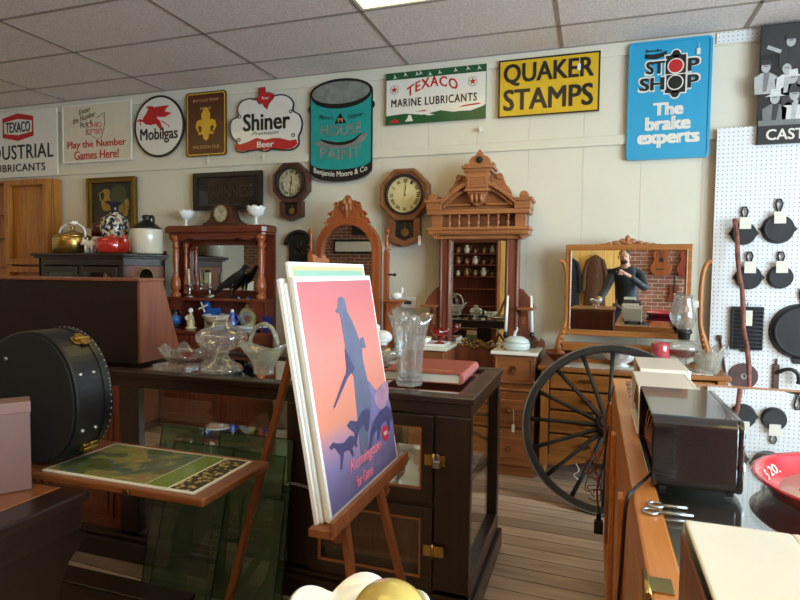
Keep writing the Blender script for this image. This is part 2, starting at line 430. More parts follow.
# suspended ceiling
GX0, GY0, TX, TY = -5.148, 4.197, 1.2192, .6096
gx = [GX0+TX*k for k in range(-3, 8) if XL < GX0+TX*k < XR]
gy = [GY0-TY*k for k in range(0, 13) if YF < GY0-TY*k < YB]
troffers = [(GX0+TX*3, GY0-TY)] + [(GX0+TX*i, GY0-TY*j) for i, j in ((0, 2), (-2, 5), (0, 7), (3, 6), (6, 5), (5, 9), (1, 10), (3, 10), (4, 8))]  # first panel is in view; the others are unseen, added to light the room
mb = MB()
xs = [XL]+gx+[XR]; ys = [YB]+gy+[YF]
for i in range(len(xs)-1):
    for j in range(len(ys)-1):
        if any(abs(xs[i]-t[0]) < .05 and abs(ys[j]-t[1]) < .05 for t in troffers): continue
        mb.box(xs[i], ys[j+1], ZC, xs[i+1], ys[j], ZC+.02)
struct(mb.build('ceiling', W['ceil']))
mb = MB()
for x in gx: mb.box(x-.012, YF, ZC-.004, x+.012, YB, ZC+.004)
for y in gy: mb.box(XL, y-.011, ZC-.004, XR, y+.011, ZC+.004)
mb.box(XL, YB-.022, ZC-.008, XR, YB, ZC)
struct(mb.build('ceiling_grid', W['tbar']))
W['tube'] = emit('troffer_glow', (255, 226, 140), TROF)
for k, (x, y) in enumerate(troffers):
    t = thing('ceiling_light', 'flat fluorescent panel light glowing in the ceiling grid above the tall mirror dresser' if k == 0 else
              'unseen fluorescent panel light added in the ceiling grid to light the room', 'light', (x, y-TY, ZC), group=None if k == 0 else 'unseen panel lights added elsewhere in the ceiling')
    MB().frame(.012, .011, TX-.012, TY-.011, .02, -.003, .03, 0, 'xy').build('frame', W['white'], t)
    MB().box(.03, .03, .006, TX-.03, TY-.03, .012).build('diffuser', W['tube'], t)

# ------------------------------------------------------------------ signs on the wall
YS = 4.597
W['s_white'] = plain('sign_white', (226, 222, 212), .28, var=.03, coat=.3)
W['s_cream'] = plain('sign_cream', (218, 208, 186), .3, var=.04, coat=.2)
W['s_red'] = plain('sign_red', (188, 36, 38), .3, var=.08)
W['s_black'] = plain('sign_black', (24, 23, 24), .35, var=.15)
W['s_green'] = plain('sign_green', (30, 84, 48), .3, var=.12)
W['s_yellow'] = plain('sign_yellow', (212, 172, 28), .35, var=.06, coat=.2)
W['s_brown'] = plain('sign_brown', (84, 44, 22), .35, var=.1)
W['s_gold'] = plain('sign_gold', (214, 168, 44), .35, var=.1)
W['s_teal'] = plain('sign_teal', (26, 148, 142), .4, var=.1)
W['s_blue'] = plain('sign_blue', (36, 154, 198), .28, var=.03, coat=.3)
W['s_grey'] = plain('sign_grey', (126, 128, 122), .5, var=.3, scale=18)
W['s_pale'] = plain('sign_pale_gold', (190, 150, 96), .5)

def sign(label, cx, cz, y=YS): return thing('wall_sign', label, 'sign', (cx, y, cz))
def panel(t, pts, m, name='sign_panel', d=.012, y=0): return MB().prism(pts, y-d, y, 0).build(name, m, t)
def shape(t, polys, m, name, y=-.0125, d=.0015):
    mb = MB()
    for p in polys: mb.prism(p, y-d, y)
    return mb.build(name, m, t)
def outline(pts, w):
    """offset a closed loop outwards by w"""
    n = len(pts); out = []
    ar = sum(pts[i][0]*pts[(i+1) % n][1]-pts[(i+1) % n][0]*pts[i][1] for i in range(n)); sg = 1 if ar > 0 else -1
    for i in range(n):
        a, b = Vector(pts[i-1]), Vector(pts[(i+1) % n]); d = (b-a)
        if d.length < 1e-9: out.append(pts[i]); continue
        d.normalize(); out.append((pts[i][0]+sg*d.y*w, pts[i][1]-sg*d.x*w))
    return out
def hexa(cx, cz, w, h, k=.27): return [(cx-w/2, cz-h/2+h*k), (cx, cz-h/2), (cx+w/2, cz-h/2+h*k), (cx+w/2, cz+h/2-h*k), (cx, cz+h/2), (cx-w/2, cz+h/2-h*k)]

# 1 industrial lubricants
t = sign('white oil company sign reading INDUSTRIAL LUBRICANTS above the oak wardrobe', -5.85, 2.745)
panel(t, rrect(-.575, -.345, .575, .345, .015), W['s_white'])
MB().ring(hexa(.035, .18, .44, .29, .15), hexa(.035, .18, .4, .17, .16), -.014, -.0125).build('emblem', W['s_red'], t)
text_mesh('TEXACO', W['s_black'], t, (-.14, .125, .21, .235), -.0125, bold=.03)
text_mesh('INDUSTRIAL', W['s_black'], t, (-.54, -.155, .525, -.005), -.0125, bold=.02, spacing=1.05)
text_mesh('LUBRICANTS', W['s_black'], t, (-.36, -.285, .41, -.205), -.0125, bold=.03, spacing=1.1)
# 2 number games
t = sign('white framed lottery sign reading Play the Number Games Here', -4.76, 2.803)
panel(t, rrect(-.443, -.292, .443, .292, .012), W['s_cream'])
MB().frame(-.443, -.292, .443, .292, .016, -.016, -.012).build('frame', W['white'], t)
text_mesh('Play the Number', W['s_red'], t, (-.375, -.165, .375, -.075), -.0125, bold=.02)
text_mesh('Games Here!', W['s_red'], t, (-.285, -.262, .285, -.175), -.0125, bold=.02)
for s, bx in (('Enter', (-.22, .2, -.06, .25)), ('the Number', (-.3, .13, .0, .185)), ('Pick 4', (-.21, .065, -.05, .12))):
    text_mesh(s, W['s_black'], t, bx, -.0125, shear=.3, rot=.22)
text_mesh('OHIO', W['s_red'], t, (-.11, .05, .07, .1), -.0125)
text_mesh('LOTTERY', W['s_red'], t, (-.13, -.02, .08, .035), -.0125)
mb = MB().tube([(x, -.013, z) for x, z in ((-.12, .06), (-.11, .0), (-.04, -.04), (.03, -.07), (.07, -.05), (.1, .03), (.11, .08), (.11, .19), (.05, .16), (.0, .14))], .0022, 5)
mb.build('state_outline', W['s_black'], t)
# 3 winged horse
t = sign('round white petrol sign with red winged horse and black rim', -3.99, 2.81)
panel(t, circ(0, 0, .293, 48), W['s_black']); shape(t, [circ(0, 0, .272, 48)], W['s_white'], 'face', -.0115)
def P1(pts): return [((x-325)/23.0*.0191*1.12, (330-z)/23.0*.0191*.88+.1) for x, z in pts]
shape(t, [P1([(165,200),(215,195),(260,205),(270,235),(290,300),(310,370),(340,395),(385,530),(405,575),(395,590),(365,520),(320,480),(285,430),(230,445),(160,430),(130,400),(80,375),(30,400),(0,420),(20,395),(85,350),(120,370),(135,330),(165,295),(195,235)]),
          P1([(270,215),(460,205),(420,250),(400,280),(490,310),(400,355),(310,345),(280,290)]),
          P1([(350,385),(410,430),(455,465),(460,500),(430,455),(370,420)]), P1([(80,375),(85,430),(100,440),(95,380)])], W['s_red'], 'emblem', -.013)
text_mesh('Mobilgas', W['s_black'], t, (-.22, -.16, .22, -.015), -.013, bold=.03)
# 4 fleur-de-lis
t = sign('brown upright sign with gold fleur-de-lis and gold edge line', -3.454, 2.795)
panel(t, rrect(-.221, -.295, .221, .295, .03), W['s_brown'])
MB().ring(rrect(-.21, -.284, .21, .284, .025), rrect(-.2, -.274, .2, .274, .02), -.0135, -.0125).build('border', W['s_gold'], t)
half = [(0, -.155), (.03, -.13), (.035, -.09), (.08, -.1), (.085, -.075), (.05, -.07), (.045, -.03), (.07, -.01), (.09, -.03), (.075, -.06), (.09, -.07), (.115, -.02), (.1, .03), (.06, .045), (.042, .03), (.05, .09), (.025, .13), (0, .155)]
shape(t, [mirror_poly(half)], W['s_gold'], 'fleur_de_lis', -.0125)
for s, bx in (('BOY SCOUT TROOP', (-.14, .205, .14, .23)), ('MEMBER', (-.06, .13, .06, .155)), ('PINE DESIGN CLUB', (-.145, -.225, .145, -.195))):
    text_mesh(s, W['s_pale'], t, bx, -.0125)
# 5 beer sign
t = sign('cloud shaped white beer sign with red banner and red Texas outline on top', -2.823, 2.787)
def P2(pts): return [((x-345)*.00139, (292-(y+.08*(x-345)))*.00121) for x, y in pts]
cl = smooth_pts(P2([(130,462),(92,420),(77,350),(92,292),(138,262),(134,210),(160,158),(215,133),(270,138),(330,150),(400,118),(460,106),(520,125),(552,172),(548,222),(592,252),(612,310),(605,370),(588,412),(588,468),(545,506),(470,514),(400,506),(345,527),(305,512),(230,524),(160,536),(122,512)]), 4, True)
panel(t, cl, W['s_black']); shape(t, [outline(cl, -.012)], W['s_white'], 'face', -.0115)
shape(t, [P2([(122,470),(160,474),(215,455),(280,424),(345,438),(400,424),(450,424),(520,440),(570,432),(580,465),(540,497),(470,505),(400,496),(345,515),(305,503),(230,515),(160,526),(130,508)])], W['s_red'], 'banner', -.013)
tx = P2([(302,60),(342,55),(345,95),(372,97),(402,105),(405,135),(388,150),(368,178),(358,214),(338,192),(325,165),(308,178),(295,168),(285,145),(270,132),(300,128)])
shape(t, [outline(tx, .006)], W['s_black'], 'state_border', -.0125); shape(t, [tx], W['s_red'], 'state_emblem', -.0145)
text_mesh('Shiner', W['s_black'], t, P2([(180,380)])[0]+P2([(525,225)])[0], -.013, bold=.045)
text_mesh('Premium', W['s_black'], t, P2([(245,408)])[0]+P2([(442,366)])[0], -.013, shear=.35)
text_mesh('Beer', W['s_white'], t, P2([(285,497)])[0]+P2([(410,442)])[0], -.0145, bold=.04)
text_mesh('Texas', W['s_white'], t, P2([(318,145)])[0]+P2([(372,120)])[0], -.016, shear=.3)
mb = MB()
for x, y in ((152,268),(148,440),(530,232),(548,402)):
    c = P2([(x, y)])[0]; mb.tube([(a, -.014, b) for a, b in circ(c[0], c[1], .014, 14)], .004, 5, closed=True)
mb.build('scrolls', W['s_black'], t)
# 6 paint can
t = sign('teal paint can shaped sign with grey lid and black bottom band', -2.088, 2.645)
w2, tz, bz = .292, .32, -.335
body = [(-w2, tz)] + [(w2*math.cos(a), bz-.1*abs(math.sin(a))) for a in [PI+PI*i/16 for i in range(17)]] + [(w2, tz)] + [(w2*math.cos(a), tz+.118*math.sin(a)) for a in [PI*i/16 for i in range(1, 16)]]
panel(t, body, W['s_black'])
w3 = w2-.012
shape(t, [[(-w3, tz-.02), (-w3, bz+.07)] + [(w3*math.cos(a), bz+.07-.065*abs(math.sin(a))) for a in [PI+PI*i/16 for i in range(1, 16)]] + [(w3, bz+.07), (w3, tz-.02)] + [(w3*math.cos(a), tz-.02-.115*math.sin(a)) for a in [PI*i/16 for i in range(1, 16)]]], W['s_teal'], 'label', -.0125)
shape(t, [circ(0, tz, w3, 40, .105)], W['s_black'], 'lid_rim', -.013); shape(t, [circ(0, tz, w3-.012, 40, .094)], W['s_grey'], 'lid', -.0145)
shape(t, [[(-w2+.004, bz-.012)] + [(w3*math.cos(a), bz-.012-.088*abs(math.sin(a))) for a in [PI+PI*i/16 for i in range(1, 16)]] + [(w2-.004, bz-.012)] + [(w3*math.cos(a), bz-.03-.078*abs(math.sin(a))) for a in [2*PI-PI*i/16 for i in range(1, 16)]]], W['s_grey'], 'bottom_rim', -.0125)
shape(t, [circ(-w2, .2, .02, 12, .03), circ(w2, .2, .02, 12, .03)], W['s_black'], 'handle_lug', -.004)
arc = lambda k: (lambda X, Z: (X, Z-k*(1-(X/w2)**2)))
text_mesh('Benjamin Moore & Co', W['s_white'], t, (-.25, -.345, .25, -.285), -.0135, bold=.01, warp=arc(.06))
text_mesh('PAINT', W['s_grey'], t, (-.19, -.2, .19, -.105), -.0145, bold=.03, warp=arc(.045))
text_mesh('HOUSE', W['s_grey'], t, (-.19, .0, .19, .09), -.0145, bold=.03, warp=arc(.045))
text_mesh("Moore's", W['s_black'], t, (-.2, .1, -.07, .14), -.0145, shear=.3, rot=-.1); text_mesh('Exterior', W['s_black'], t, (.07, .1, .21, .14), -.0145, shear=.3, rot=.1)
shape(t, [[(-.055, .06), (.055, .06), (0, .15)]], W['s_black'], 'emblem', -.0145); text_mesh('M', W['s_pale'], t, (-.022, .068, .022, .105), -.0165)
shape(t, [smooth_pts([(-.25, -.09), (-.12, -.08), (0, -.1), (.12, -.08), (.22, -.04), (.25, -.055), (.18, -.12), (0, -.15), (-.16, -.135)], 4, True)], W['s_grey'], 'canoe', -.0145)
shape(t, [smooth_pts([(-.19, -.065), (-.1, -.085), (0, -.1), (.12, -.08), (.2, -.03), (.12, -.105), (0, -.125), (-.12, -.105)], 4, True)], W['s_black'], 'canoe_opening', -.0165)
# 7 marine lubricants
t = sign('white and green sign reading MARINE LUBRICANTS with red stars', -1.257, 2.868)
panel(t, [(-.419, -.212), (.419, -.212), (.419, .212), (-.419, .212)], W['s_white'])
MB().frame(-.419, -.212, .419, .212, .004, -.0135, -.0125).build('border', W['s_green'], t)
shape(t, [[(-.419, .155), (.419, .155), (.419, .212), (-.419, .212)], [(-.415, -.21), (.415, -.21), (.415, -.1), (.37, -.12), (.28, -.135), (.15, -.14), (.05, -.12), (-.1, -.145), (-.25, -.125), (-.415, -.135)]], W['s_green'], 'sea_and_sky', -.0125)
for x, z in ((-.34, .175), (-.25, .19), (-.15, .185), (-.12, .19), (-.04, .175), (.04, .18), (.17, .185), (.27, .19), (.36, .185)):
    MB().prism([(x-.014, z-.014), (x-.004, z+.004), (x-.01, z+.024), (x+.006, z+.004), (x+.02, z-.014), (x+.002, z-.004)], -.016, -.0125).build('gull', W['s_white'], t)
mb = MB()
for x, z in ((-.345, .075), (.31, .085)):
    mb.ring(circ(x, z, .037, 24), circ(x, z, .034, 24), -.0145, -.0125, 1); mb.prism(star(x, z, .029), -.015, -.0125)
mb.build('star_emblem', [W['s_red'], W['s_grey']], t)
text_mesh('TEXACO', W['s_red'], t, (-.235, .02, .19, .1), -.0125, bold=.03, spacing=1.15, warp=lambda X, Z: (X, Z+.055*(1-(X/.2)**2)))
text_mesh('MARINE LUBRICANTS', W['s_black'], t, (-.37, -.068, .345, -.003), -.0125, bold=.025, spacing=1.15)
for q in ([(.14, -.135), (.16, -.095), (.25, -.075), (.36, -.09), (.4, -.11), (.3, -.14)], [(-.25, -.19), (-.23, -.165), (-.22, -.14), (-.2, -.14), (-.19, -.165), (-.18, -.19)], [(-.13, -.128), (-.08, -.13), (.0, -.15), (-.05, -.155)]): shape(t, [q], W['s_white'], 'boat', -.0145)
for q in ([(-.385, -.195), (-.3, -.195), (-.31, -.175), (-.34, -.165), (-.37, -.178)], [(.2, -.11), (.38, -.095), (.36, -.085), (.24, -.095)], [(-.16, -.115), (-.06, -.118), (-.08, -.108)]): shape(t, [q], W['s_red'], 'hull', -.0165)
# 8 quaker stamps
t = sign('yellow metal sign reading QUAKER STAMPS with black border', -.369, 2.87)
panel(t, [(-.374, -.22), (.374, -.22), (.374, .22), (-.374, .22)], W['s_yellow'])
MB().frame(-.374, -.22, .374, .22, .012, -.0135, -.012).build('border', W['s_black'], t)
text_mesh('QUAKER', W['s_black'], t, (-.335, .015, .33, .185), -.0125, bold=.045)
text_mesh('STAMPS', W['s_black'], t, (-.335, -.17, .33, -.008), -.0125, bold=.045)
# 9 stop shop
t = sign('tall blue sign reading STOP SHOP The brake experts', .472, 2.696)
panel(t, rrect(-.273, -.42, .273, .42, .03), W['s_blue'])
MB().ring(rrect(-.273, -.42, .273, .42, .03), rrect(-.255, -.402, .255, .402, .02), -.018, -.012).build('raised_rim', W['s_blue'], t, bevel=.002)
for nm, mt, bo, y, bx in (('lettering_edge', W['s_white'], .16, -.0125, .011), ('lettering', W['s_black'], .1, -.0145, 0)):
    text_mesh('ST', mt, t, (-.155-bx, .185-bx, -.03+bx, .275+bx), y, nm, bold=bo*.6); text_mesh('P', mt, t, (.118-bx, .185-bx, .192+bx, .275+bx), y, nm, bold=bo*.6)
    text_mesh('SH', mt, t, (-.195-bx, .07-bx, -.03+bx, .16+bx), y, nm, bold=bo*.6); text_mesh('P', mt, t, (.118-bx, .07-bx, .192+bx, .16+bx), y, nm, bold=bo*.6)
mb = MB().box(-.035, -.0145, .035, .115, -.0125, .315, 0)
for z in (.315, .035): mb.prism(circ(.04, z, .035, 20), -.0145, -.0125, 0)
mb.prism(circ(.04, .315, .026, 20), -.0155, -.0125, 1).prism(circ(.04, .035, .026, 20), -.0155, -.0125, 1)
mb.box(-.026, -.0155, .044, .106, -.0145, .306, 1)
for z in (.23, .115): mb.prism(circ(.04, z, .054, 28), -.017, -.0155, 0).prism(circ(.04, z, .046, 28), -.0185, -.017, 2 if z > .2 else 1)
mb.box(-.03, -.0168, .17, .11, -.0155, .176, 0)
mb.build('traffic_light', [W['s_white'], W['s_black'], W['s_red']], t)
shape(t, [[(-.165, .3), (-.09, .29), (-.02, .31), (-.02, .345), (-.06, .33), (-.11, .325), (-.165, .333)]], W['s_black'], 'emblem')
text_mesh('Bendix', W['s_black'], t, (-.16, .342, -.05, .362), -.0125, bold=.02)
for s, bx in (('The', (-.1, -.11, .1, -.02)), ('brake', (-.15, -.215, .15, -.118)), ('experts', (-.2, -.34, .21, -.23))):
    text_mesh(s, W['s_white'], t, bx, -.0125, bold=.09)
# 10 workers photograph
t = thing('photo_poster', 'black and white group photograph poster reading CAST above the pegboard', 'poster', (1.36, 4.548, 2.729))
g = [plain('print_grey%d' % i, (c, c, c), .5, var=.12, scale=30) for i, c in enumerate((26, 50, 116, 172, 206))]
panel(t, [(-.335, -.396), (.335, -.396), (.335, .396), (-.335, .396)], g[0])
mb = MB().box(-.33, -.0135, .2, .33, -.0122, .39, 1)
def man(x, z, s, sh, hat, arm=0):
    mb.prism([(x-.075*s, z-.22*s), (x+.075*s, z-.22*s), (x+.085*s, z-.08*s), (x+.03*s, z-.045*s), (x-.03*s, z-.045*s), (x-.085*s, z-.08*s)], -.0165, -.0135, sh)
    mb.prism([(x-.012*s, z-.02*s), (x+.03*s, z-.045*s), (x+.01*s, z-.2*s), (x-.02*s, z-.2*s)], -.0175, -.0165, sh-1 if sh > 1 else 1)
    mb.prism(circ(x, z, .034*s, 14, .045*s), -.018, -.0135, 3); mb.prism([(x-.018*s, z+.004), (x+.018*s, z+.004), (x+.016*s, z+.009), (x-.016*s, z+.009)], -.0185, -.018, 1)
    if hat == 1: mb.prism([(x-.045*s, z+.018*s), (x+.045*s, z+.018*s), (x+.03*s, z+.06*s), (x-.03*s, z+.06*s)], -.019, -.0135, 1)
    if hat == 2: mb.prism([(x-.07*s, z+.015*s), (x+.07*s, z+.015*s), (x+.035*s, z+.03*s), (x+.03*s, z+.075*s), (x-.03*s, z+.07*s), (x-.035*s, z+.03*s)], -.019, -.0135, 4 if sh < 3 else 1)
    if arm: mb.bar((x-.07*s, -.017, z-.08*s), (x-.17*s, -.017, z-.03*s), .002, .03*s, 3)
for a in ((-.16,.273,.8,1,1,1),(.1,.27,.8,2,2),(-.03,.25,.8,3,0),(.22,.23,.8,1,1),(-.3,.115,.8,3,1),(-.178,.094,.78,4,0),(-.06,.1,.8,2,1),(.12,.1,.8,3,2),(.26,.08,.8,2,0),(-.14,.03,.8,1,2),(.03,.05,.8,2,0),(.2,.0,.8,4,1),(-.24,-.094,.85,2,2),(-.128,-.08,.85,4,1),(-.02,-.085,.85,3,2),(.09,-.08,.85,1,0),(.21,-.095,.85,3,1)): man(*a)
mb.box(-.333, -.0215, -.396, .333, -.0135, -.275, 0).box(-.333, -.0225, -.275, .333, -.0135, -.24, 2)
mb.build('print', g, t)
text_mesh('CAST IRON', W['s_white'], t, (-.285, -.372, .19, -.3), -.0218, bold=.03)
# tags and hooks on signs
def tag_on(x, z, label, y, h=.05):
    t = thing('price_tag', label, 'tag', (x, y, z))
    MB().box(-.012, -.001, -h, .012, 0, -.012).build('card', W['paper'], t)
    MB().tube([(0, 0, -.014), (.003, -.0005, 0), (0, 0, .03)], .0015, 5).build('string', W['white'], t)
tag_on(.655, 3.045, 'small white price tag hanging on the blue brake sign', 4.578, .055)
tag_on(-.145, 3.02, 'small white price tag hanging on the yellow stamps sign', 4.58, .06)
tag_on(-3.42, 2.475, 'small white tag on a string below the brown fleur-de-lis sign', 4.57, .06)
tag_on(-2.83, 2.49, 'small white tag on a string below the cloud shaped beer sign', 4.57, .06)
tag_on(-1.345, 1.75, 'thin white string tag beside the pendulum box of the larger oak wall clock', 4.5, .09)
t = tag(MB().cyl((0, 0, 0), (0, -.02, 0), .012, .014, 12).cyl((0, -.02, 0), (0, -.028, 0), .018, n=12).build('wall_hook', W['white'], loc=(-.87, 4.597, 2.57)), 'small white knob on the wall below the marine lubricants sign', 'hook')
# ------------------------------------------------------------------ pegboards
def peg_mat(name, c, hole):
    m, nt, b = base_mat(name); N = nt.nodes; L = nt.links
    tc = N.new('ShaderNodeTexCoord'); sc_ = N.new('ShaderNodeVectorMath'); sc_.operation = 'SCALE'; sc_.inputs['Scale'].default_value = 1/.029
    fr = N.new('ShaderNodeVectorMath'); fr.operation = 'FRACTION'; sb = N.new('ShaderNodeVectorMath'); sb.operation = 'SUBTRACT'; sb.inputs[1].default_value = (.5, .5, .5)
    ml = N.new('ShaderNodeVectorMath'); ml.operation = 'MULTIPLY'; ml.inputs[1].default_value = (1, 0, 1); ln = N.new('ShaderNodeVectorMath'); ln.operation = 'LENGTH'
    lt = N.new('ShaderNodeMath'); lt.operation = 'LESS_THAN'; lt.inputs[1].default_value = .125
    mx = N.new('ShaderNodeMixRGB'); mx.inputs['Color1'].default_value = lin(c); mx.inputs['Color2'].default_value = lin(hole)
    for a, d in ((tc.outputs['Object'], sc_), (sc_.outputs[0], fr), (fr.outputs[0], sb), (sb.outputs[0], ml), (ml.outputs[0], ln)): L.new(a, d.inputs[0])
    L.new(ln.outputs['Value'], lt.inputs[0]); L.new(lt.outputs[0], mx.inputs['Fac']); L.new(mx.outputs['Color'], b.inputs['Base Color']); b.inputs['Roughness'].default_value = .45
    return m
W['peg'] = peg_mat('white_pegboard', (224, 226, 228), (78, 80, 92))
t = thing('pegboard', 'large white pegboard on the wall hung with cast iron pans', 'pegboard', (.787, 4.556, .62))
MB().box(0, 0, 0, 1.5, .006, 1.843).build('perforated_panel', W['peg'], t)
MB().box(.01, .006, 0, .05, .04, 1.843).box(1.45, .006, 0, 1.49, .04, 1.843).build('batten', W['honey'], t)
o = MB().box(0, -.004, 0, .252, 0, .074).build('pegboard_strip', W['peg'], loc=(.768, 4.6, 3.055))
tag(o, 'narrow strip of white pegboard at the ceiling beside the blue brake sign', 'pegboard')

# ------------------------------------------------------------------ wood furniture helpers
def turned(mb, x, y, z0, z1, r, m=0, kind=0, n=16):
    h = z1-z0
    P = {0: [(.9,0),(1,.01),(1,.06),(.6,.08),(.6,.1),(.95,.13),(1.05,.2),(.9,.3),(.5,.36),(.62,.38),(.45,.4),(.42,.42),(.62,.6),(.58,.74),(.45,.78),(.68,.8),(.68,.84),(.5,.87),(.9,.92),(1,.95),(1,1)],
         1: [(.9,0),(.9,.1),(.5,.16),(1,.3),(.7,.5),(.4,.62),(.9,.72),(.5,.8),(.9,.9),(.9,1)]}[kind]
    return mb.lathe([(r*a, z0+h*b) for a, b in P], (x, y, 0), n, m)
def raised(mb, x0, z0, x1, z1, y, m=0, d=.008, w=.035):
    mb.frame(x0, z0, x1, z1, .012, y-d, y, m); mb.box(x0+w, y-d*.7, z0+w, x1-w, y, z1-w, m)
def pull(parent, x, y, z, w=.09, m='brassd', ring=True):
    mb = MB().prism([(x-w/2, z), (x-w*.3, z+.014), (x+w*.3, z+.014), (x+w/2, z), (x+w*.3, z-.014), (x-w*.3, z-.014)], y-.003, y)
    mb.tube([(x-w*.32, y-.004, z), (x-w*.3, y-.018, z-.014), (x, y-.02, z-.026), (x+w*.3, y-.018, z-.014), (x+w*.32, y-.004, z)], .003, 6)
    return mb.build('handle', W[m], parent)

# ------------------------------------------------------------------ oak wardrobe with open shelves
t = thing('wardrobe', 'shallow honey oak cupboard with a tall door and open shelves on its left', 'cupboard', (-5.235, 4.592, 0))
mb = MB().box(-1.7, -.09, 0, -1.67, 0, 2.33).box(-.63, -.085, 0, -.605, 0, 2.33).box(-.025, -.09, 0, 0, 0, 2.33).box(-1.67, -.012, 0, -.02, 0, 2.33)
mb.box(-1.7, -.09, 2.33, .0, 0, 2.355).box(-1.67, -.09, 0, -.02, 0, .06)
mb.build('body', W['honey'], t, bevel=.003)
for z in (1.462, 1.765, 2.005):
    MB().box(-1.67, -.085, z-.011, -.63, -.012, z+.011).build('shelf', W['honey'], t, bevel=.002)
d = MB().box(-.60, -.105, 1.475, -.01, -.09, 2.345).frame(-.60, 1.475, -.01, 2.345, .06, -.113, -.165).build('door', W['honey'], t, bevel=.003)
MB().ball((-.045, -.125, 2.03), .012).ball((-.045, -.125, 1.8), .01).build('knob', W['brassd'], d)
d = MB().box(-.60, -.105, .08, -.01, -.09, 1.455).frame(-.60, .08, -.01, 1.455, .06, -.113, -.165).build('door', W['honey'], t, bevel=.003)
MB().ball((-.045, -.125, 1.2), .012).build('knob', W['brassd'], d)
# crockery on its shelves
jar = thing('white_jar', 'white crock on the lowest visible open shelf of the oak cupboard', 'jar', (-5.92, 4.545, 1.473))
MB().lathe([(.03, 0), (.034, .01), (.035, .12), (.033, .14), (.026, .15), (.026, .165), (.03, .17)]).build('body', W['milk'], jar)
pl = thing('bowl', 'pale bowl on the top open shelf of the oak cupboard', 'bowl', (-5.92, 4.545, 2.016))
MB().lathe([(.02, 0), (.03, .02), (.035, .07), (.032, .07), (.026, .025), (.012, .01)]).build('body', W['marble'], pl)
pl = thing('dark_pot', 'dark round lidded pot on the middle open shelf of the oak cupboard', 'pot', (-5.93, 4.545, 1.776))
MB().lathe([(.025, 0), (.034, .03), (.035, .07), (.03, .1), (.03, .11)]).build('body', W['ironw'], pl)
MB().lathe([(.032, .11), (.02, .13), (.008, .135), (.012, .15)]).build('lid', W['steel'], pl)

# ------------------------------------------------------------------ dark china cabinet
t = thing('china_cabinet', 'low dark stained china cabinet with small glass doors, crowded with crockery on top', 'cabinet', (-4.23, 4.38, 0))
mb = MB().box(-.475, -.5, 0, -.445, 0, 1.55).box(.445, -.02, 0, .475, 0, 1.55).box(-.475, -.02, 0, .475, 0, 1.55).box(-.475, -.5, 0, .475, 0, .08).box(-.475, -.5, 1.47, .475, 0, 1.55)
mb.box(-.475, -.5, .08, -.42, -.47, 1.47).box(.42, -.5, .08, .475, -.47, 1.47).box(-.02, -.5, .08, .02, -.47, 1.47).box(-.475, -.5, .08, .475, -.47, .7)
mb.build('body', W['ebony'], t, bevel=.004)
mb = MB().ring(rrect(-.47, .08, -.02, 1.47, .01, 5), circ(-.245, 1.375, .1, 24, .085, -PI/2, 1.5*PI), .452, .474, 0, 'yz')
mb.build('side_panel', W['walnutz'], t)
MB().box(.468, -.37, 1.27, .471, -.12, 1.47).build('side_glass', W['pane'], t)
MB().ring(circ(-.245, 1.375, .1, 24, .085), circ(-.245, 1.375, .085, 24, .07), .474, .48, 0, 'yz').build('oval_bead', W['brassd'], t)
MB().box(-.52, -.55, 1.55, .52, .0, 1.575).box(-.5, -.53, 1.53, .5, 0, 1.55).box(-.5, -.02, 1.575, .5, 0, 1.61).build('top', W['ebony'], t, bevel=.005)
for x0, x1 in ((-.415, -.025), (.025, .415)):
    d = MB().frame(x0, .72, x1, 1.46, .05, -.515, -.495).build('door', W['ebony'], t, bevel=.003)
    MB().box(x0+.045, -.507, .765, x1-.045, -.503, 1.415).build('door_glass', W['pane'], d)
MB().box(-.44, -.45, 1.28, .44, -.03, 1.29).box(-.44, -.45, 1.0, .44, -.03, 1.01).build('shelf', W['ebony'], t)
for k, x in enumerate((-4.5, -4.15, -3.98)):
    g = thing('glass_goblet', ('pale glass goblet behind the left glass door of the dark china cabinet', 'pale glass dish behind the right glass door of the dark china cabinet', 'pale glass jar near the right end inside the dark china cabinet')[k], 'glassware', (x, 4.1, 1.291))
    MB().lathe([(.035, 0), (.03, .005), (.006, .015), (.006, .05), (.03, .07), (.04, .1+.02*k), (.036, .1+.02*k), (.02, .07)], n=16).build('bowl', W['milk'], g)

# ------------------------------------------------------------------ mahogany sideboard with mirror
t = thing('sideboard', 'tall shallow mahogany sideboard with turned columns, mirror and open shelves', 'sideboard', (-3.248, 4.59, 0))
mb = MB().box(-.49, -.31, .05, .5, 0, .868).box(-.49, -.325, 0, .5, 0, .06)
mb.build('base_cabinet', W['mahogx'], t, bevel=.004)
for x0, x1 in ((-.475, -.165), (-.155, .165), (.175, .485)):
    d = MB(); d.box(x0, -.325, .1, x1, -.31, .65); raised(d, x0+.03, .13, x1-.03, .62, -.325); d = d.build('door', W['mahog'], t, bevel=.003)
    MB().ball((x1-.03, -.338, .38), .012).build('knob', W['brassd'], d)
    d = MB().box(x0, -.325, .68, x1, -.31, .85); raised(d, x0+.02, .69, x1-.02, .84, -.325, w=.025); d = d.build('drawer', W['mahogx'], t, bevel=.003)
    pull(d, (x0+x1)/2, -.326, .77)
MB().box(-.5, -.34, .868, .53, 0, .9).build('counter_shelf', W['mahogx'], t, bevel=.006)
mb = MB().box(-.51, -.02, .9, .53, 0, 1.77).box(-.5, -.17, .9, -.478, -.02, 1.165).box(.5, -.17, .9, .525, -.02, 1.165)
mb.build('back_panel', W['mahog'], t)
MB().box(-.51, -.2, 1.16, .53, -.02, 1.186).build('middle_shelf', W['mahogx'], t, bevel=.006)
